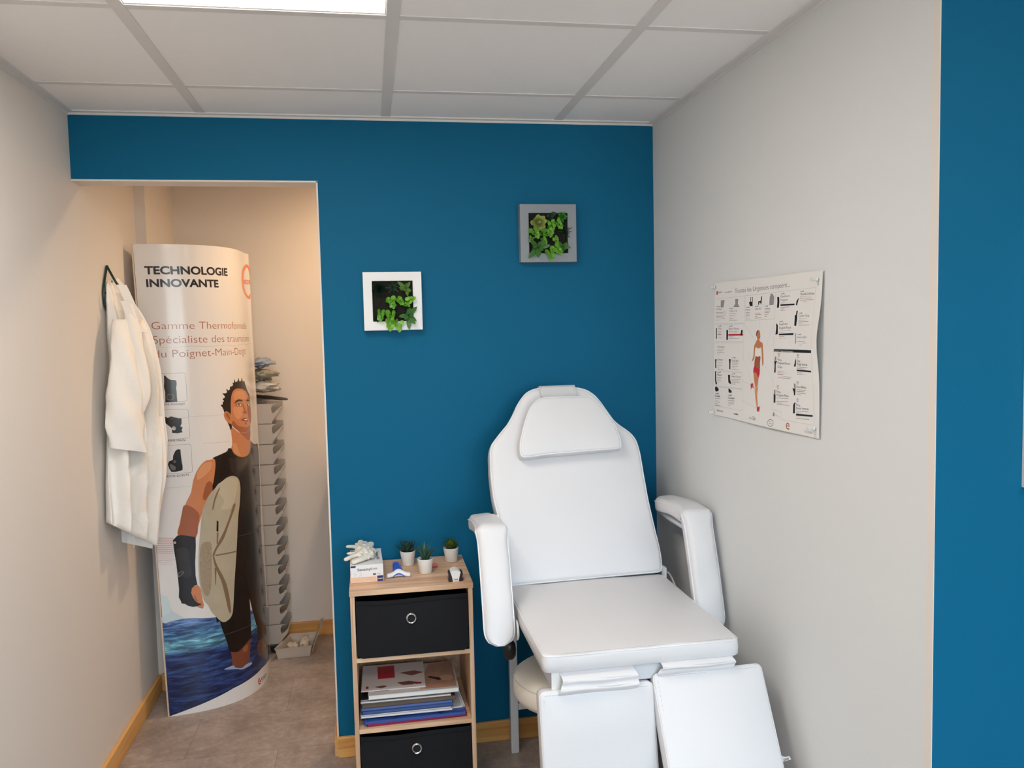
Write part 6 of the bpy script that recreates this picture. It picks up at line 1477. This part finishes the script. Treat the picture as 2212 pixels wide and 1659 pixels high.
# side clips and cable by the hinge
boxes('hinge_plate', WMETAL, [(2.004, 2.010, -.40, -.33, .60, .72)], chair, smooth=0)
boxes('hinge_plate', WMETAL, [(1.474, 1.480, -.42, -.34, .60, .72)], chair, smooth=0)
b = MB(); b.tube(catmull([(2.012, -.36, .70), (2.03, -.37, .69), (2.036, -.40, .665), (2.04, -.42, .64)], 5), .0028, 0, 7); b.build('cable', mat('clear_cable', srgb(200, 206, 200), rough=.3), chair)
# arm pads
def arm(sgn, xo, rear, bend, low):
    """bent pad: a short run towards the back, then a long one down to the front"""
    w = .044
    ctrl = [(*rear,), (lerp(rear[0], bend[0], .5) + .0, lerp(rear[1], bend[1], .5) + .012), (bend[0] + .012, bend[1] + .004)]
    A_ = catmull([(xo, y, z) for y, z in ctrl], 5)
    B_ = catmull([(xo, bend[0] - .004, bend[1] - .010), (xo, lerp(bend[0], low[0], .5) - .006, lerp(bend[1], low[1], .5)), (xo, low[0], low[1])], 9)
    P = resample(A_ + B_, 54, closed=False)
    k_b = len(A_) - .5
    n = len(P); b = MB(); rg = []
    L = [0]
    for i in range(1, n): L.append(L[-1] + (P[i] - P[i - 1]).length)
    edges = ([], [])
    for i, p in enumerate(P):
        t_ = (P[min(n - 1, i + 1)] - P[max(0, i - 1)]).normalized()
        up = X_.cross(t_).normalized()
        if up.dot(Vector((0, -.7, .7))) < 0: up = -up
        d0, d1 = L[i], L[-1] - L[i]
        e = min(1, math.sqrt(max(0, 1 - (1 - min(1, d1 / .045)) ** 2)) * .75 + .25) * min(1, math.sqrt(max(0, 1 - (1 - min(1, d0 / .03)) ** 2)) * .4 + .62)
        db = (p - Vector((xo, bend[0], bend[1]))).length / .03
        pin = 1 + .10 * math.exp(-db ** 2)
        th = .052 * (1 - .12 * math.exp(-db ** 2)) * (.5 + .5 * math.sqrt(max(0, 1 - (1 - min(1, d1 / .04)) ** 2)))
        ww = w * e * pin
        tilt = X_ + Vector((0, 0, 0))
        q = []
        for a in range(20):
            an = 2 * math.pi * a / 20; ca, sa = math.cos(an), math.sin(an)
            sx = math.copysign(abs(ca) ** .45, ca); sy = math.copysign(abs(sa) ** (.75 if sa > 0 else .4), sa)
            q.append(p + tilt * sx * ww + up * (sy * th / 2 + th * -.5 + .006 * noise.noise(Vector((ca * 2, L[i] * 12, sgn * 3))) * (1 if sa > 0 else 0)))
        rg.append(q)
        for s_, lst in ((1, edges[0]), (-1, edges[1])): lst.append(p + X_ * s_ * (ww * 1.0) + up * (-.016))
    b.rings(rg, 0); o = b.build('arm_pad', LEATHER, chair, smooth=75)
    ring_ = edges[0] + edges[1][::-1]
    b = MB(); b.tube(ring_, .0022, 0, 6, closed=True); b.build('arm_piping', PIPING, o)
    # steel arm behind the pad
    b = MB(); x = xo - sgn * .01
    b.tube([(x, rear[0] + .01, rear[1] - .06), (x, bend[0] + .04, bend[1] - .07), (x, low[0] + .07, low[1] - .02), (x, low[0] + .12, .625)], .010, 0, 8); b.build('arm_support', WMETAL, chair)
arm(-1, 1.425, (-.27, .905), (-.535, .925), (-.655, .612))
arm(1, 2.060, (-.255, .925), (-.545, .935), (-.66, .600))
# arm hinge bosses
for x, y, z in ((1.468, -.315, .900),):
    b = MB(); b.lathe([(.0, -.007), (.008, -.006), (.008, .006), (.0, .007)], (0, 0, 0), 14, M=Matrix.Translation((x, y, z)) @ Matrix.Rotation(math.pi / 2, 4, 'Y'), cap0=False, cap1=False); b.build('arm_pivot', WHITEP, chair)
# black knob and white lever disc at left front
b = MB(); b.lathe([(.0, -.030), (.013, -.028), (.019, -.018), (.020, .0), (.018, .018), (.012, .026), (0, .028)], (1.478, -.47, .525), 18, cap0=False, cap1=False); b.build('knob', BLACKP, chair)
b = MB(); b.tube([(1.478, -.47, .545), (1.478, -.47, .59), (1.50, -.46, .61)], .011, 0, 8); b.build('knob_stem', BLACKP, chair)
b = MB(); b.lathe([(0, -.003), (.028, -.003), (.030, 0), (.028, .003), (0, .003)], (0, 0, 0), 22, M=Matrix.Translation((1.479, -.60, .634)) @ Matrix.Rotation(math.pi / 2, 4, 'Y'), cap0=False, cap1=False); b.build('hinge_cover', WHITEP, chair)
# leg rests
def legrest(x0, x1, ytop, ztop, ang, Lg, seed):
    v = Vector((0, -math.sin(math.radians(ang)), -math.cos(math.radians(ang)))); nrm = Vector((0, -math.cos(math.radians(ang)), math.sin(math.radians(ang))))
    O = Vector((0, ytop, ztop)); ol = rrect(x0, x1, 0, Lg, .014)
    b = MB(); pad(b, ol, O - nrm * .045, X_, v, nrm, .045, .008, .006, .003, seed, n=150); lr_ = b.build('leg_rest', LEATHER, chair, smooth=70)
    outline_tube(ol, O - nrm * .045, X_, v, nrm, .0405, .0015, 'leg_rest_piping', PIPING, lr_, 190, ins=.0015)
    b = MB()
    for k in range(38):
        p_ = O + X_ * (x0 + .011) + v * (.02 + k * .011) + nrm * .0005; b.tube([p_, p_ + v * .006], .0006, 0, 4)
    for k in range(44):
        p_ = O + X_ * (x0 + .014 + k * (x1 - x0 - .028) / 44) + v * .010 + nrm * .0005; b.tube([p_, p_ + X_ * .0035], .0006, 0, 4)
    b.build('leg_rest_stitching', STITCH, lr_)
    return O, v, nrm
legrest(1.472, 1.768, -.952, .604, 10, .43, 3)
O2, v2, n2 = legrest(1.768, 2.064, -.945, .622, 30, .43, 6)
# folded leatherette flaps between seat and leg rests
def flap(x0, x1, pts):
    b = MB(); P = catmull([(0, y, z) for y, z in pts], 4); rg = []
    for i, p in enumerate(P):
        s_ = i / (len(P) - 1); a = x0 + .006 * math.sin(s_ * 5); c = x1 + .012 * math.sin(s_ * 3)
        rg.append([Vector((lerp(a, c, k / 8), p.y + .002 * math.sin(k + s_ * 4), p.z + .002 * math.sin(k * .9))) for k in range(9)] + [Vector((lerp(a, c, k / 8), p.y + .002, p.z + .003)) for k in range(8, -1, -1)])
    b.rings(rg, 0); b.build('hinge_flap', LEATHER, chair, smooth=60)
flap(1.525, 1.715, [(-.935, .645), (-.945, .636), (-.962, .628), (-.958, .615), (-.966, .606), (-.955, .592), (-.945, .585)])
flap(1.785, 1.975, [(-.935, .650), (-.948, .645), (-.963, .638), (-.955, .630), (-.952, .620), (-.94, .605)])
# small sewn-in tag on the right leg rest
b = MB(); q0 = O2 + v2 * .222 + X_ * 2.063 - n2 * .006
b.add([q0, q0 + Vector((.012, 0, -.004)), q0 + Vector((.022, -.002, -.002)), q0 + Vector((.027, -.002, -.011)), q0 + Vector((.014, 0, -.014)), q0 + Vector((.001, 0, -.017))], [(0, 1, 2, 3, 4, 5)])
tg = b.build('care_tag', PAPER, chair, smooth=0)
b = MB()
for q in text_polys('PVC', (0, 0), (.013, .003), .006, .02): b.add([q0 + Vector((.006 + .013 - x, -.0018, -.005 - y - .0)) for x, y in q], [(0, 1, 2)])
b.build('tag_text', BLK, tg, smooth=0)

# ------------------------------------------------------------------ round stool
stool = thing('round_stool', 'round cream-white padded stool pushed under the treatment chair', 'stool', (1.662, -.49, 0))
b = MB(); pr = [(.0, .372), (.15, .372), (.168, .378), (.176, .395), (.1765, .42), (.172, .440), (.160, .452), (.12, .461), (.06, .465), (0, .466)]
b.lathe(pr, (1.662, -.49, 0), 64, cap0=False, cap1=False); cu_ = b.build('cushion', mat('cream_leatherette', srgb(246, 240, 228), rough=.4, bump=.2, bscale=22, dist=.003), stool, smooth=70)
b = MB(); b.tube([Vector((1.662 + .1735 * math.cos(a), -.49 + .1735 * math.sin(a), .440)) for a in [2 * math.pi * i / 60 for i in range(60)]], .0018, 0, 6, closed=True); b.build('cushion_piping', PIPING, cu_)
b = MB(); b.lathe([(.03, .15), (.03, .30), (.018, .30), (.018, .36), (.06, .372)], (1.662, -.49, 0), 20); b.build('gas_column', CHROME, stool)
for k in range(5):
    a = 2 * math.pi * k / 5 + .3; d = Vector((math.cos(a), math.sin(a), 0)); c = Vector((1.662, -.49, 0))
    b = MB(); b.tube([c + d * .02 + Vector((0, 0, .15)), c + d * .12 + Vector((0, 0, .10)), c + d * .19 + Vector((0, 0, .065))], [.02, .015, .011], 0, 8); lg = b.build('leg', CHROME, stool)
    b = MB(); b.lathe([(.004, -.012), (.024, -.010), (.024, .010), (.004, .012)], (0, 0, 0), 16, M=Matrix.Translation(c + d * .19 + Vector((0, 0, .0245))) @ Matrix.Rotation(a, 4, 'Z') @ Matrix.Rotation(math.pi / 2, 4, 'X'))
    w_ = b.build('caster', BLACKP, lg)

# ------------------------------------------------------------------ poster on the right wall
PC = DATA['poster']
def poster_pt(u, w, off=0.0):
    fu = (u - .54) / .60; fw = (1.626 - w) / .40
    x = XR - .0035 - .004 * max(0, math.sin(math.pi * min(1, max(0, fw)))) * fu ** 2 - .010 * math.exp(-((fw - .42) / .16) ** 2) * max(0, (fu - .85) / .15) ** 2 - .004 * math.exp(-((fw - 1.0) / .12) ** 2) * math.sin(math.pi * max(0, min(1, fu * 1.1 - .15))) - .0012 * (1 + math.sin(9 * fu + 3 * fw))
    return (x - off, -u, w)
b = MB(); b.norecalc = True
TLp, TRp, BRp, BLp = PC
CUP = .02
print_art(b, [['p', 'sheet', [tuple(q) for q in PC]]] + DATA['poster_art'], poster_pt, .02, .02, PNAMES.index, base=0, step=.00012)
PM2 = dict(PM); 
def matte(M):
    N_ = M.copy(); bs = N_.node_tree.nodes['Principled BSDF']; bs.inputs['Roughness'].default_value = .5; bs.inputs['Coat Weight'].default_value = 0; return N_
used = sorted(set(b.m)); remap = {k: i for i, k in enumerate(used)}; b.m = [remap[k] for k in b.m]
mats_ = [matte(PM[PNAMES[k]]) for k in used]
mats_[0] = mat('poster_paper', srgb(232, 230, 227), rough=.5, var=.01)
o = b.build('poster', mats_, origin=(XR, -.84, 1.43), smooth=180)
tag(o, 'white medical supports poster with a running woman, pinned to the right wall', 'poster')
PINM = mat('clear_pin', srgb(224, 226, 226), rough=.15, alpha=.85)
for u, w, lab in ((TLp[0] + .004, TLp[1] - .012, 'upper left'), (TRp[0] - .018, TRp[1] - .020, 'upper right'), (BRp[0] - .016, BRp[1] + .022, 'lower right'), (BLp[0] + .004, BLp[1] + .008, 'lower left')):
    t = thing('push_pin', 'clear push pin at the %s corner of the poster' % lab, 'push pin', (XR, -u, w), 'push pins holding the poster')
    M = Matrix.Translation((XR, -u, w)) @ Matrix.Rotation(-math.pi / 2, 4, 'Y')
    b = MB(); b.lathe([(.0005, -.004), (.0007, .010)], (0, 0, 0), 8, M=M); b.build('needle', STEEL, t)
    b = MB(); b.lathe([(.0048, .0085), (.0052, .0100), (.0030, .0120), (.0026, .0190), (.0048, .0215), (.0055, .0230), (.0050, .0245)], (0, 0, 0), 20, M=M); b.build('pin_head', PINM, t)

# ------------------------------------------------------------------ board on the blue wall at the right edge
t = thing('picture_frame', 'white-edged picture on the blue wall, barely showing at the right edge of the photo', 'picture frame', (2.50, YS, 1.4))
px0, px1, pz0, pz1 = 2.307, 2.70, 1.181, 1.66
boxes('frame', WHITEP, [(px0, px0 + .012, YS - .022, YS, pz0, pz1), (px1 - .012, px1, YS - .022, YS, pz0, pz1), (px0 + .012, px1 - .012, YS - .022, YS, pz0, pz0 + .012), (px0 + .012, px1 - .012, YS - .022, YS, pz1 - .012, pz1)], t, smooth=0)
boxes('picture', PAPER, [(px0 + .012, px1 - .012, YS - .014, YS - .004, pz0 + .012, pz1 - .012)], t, smooth=0)
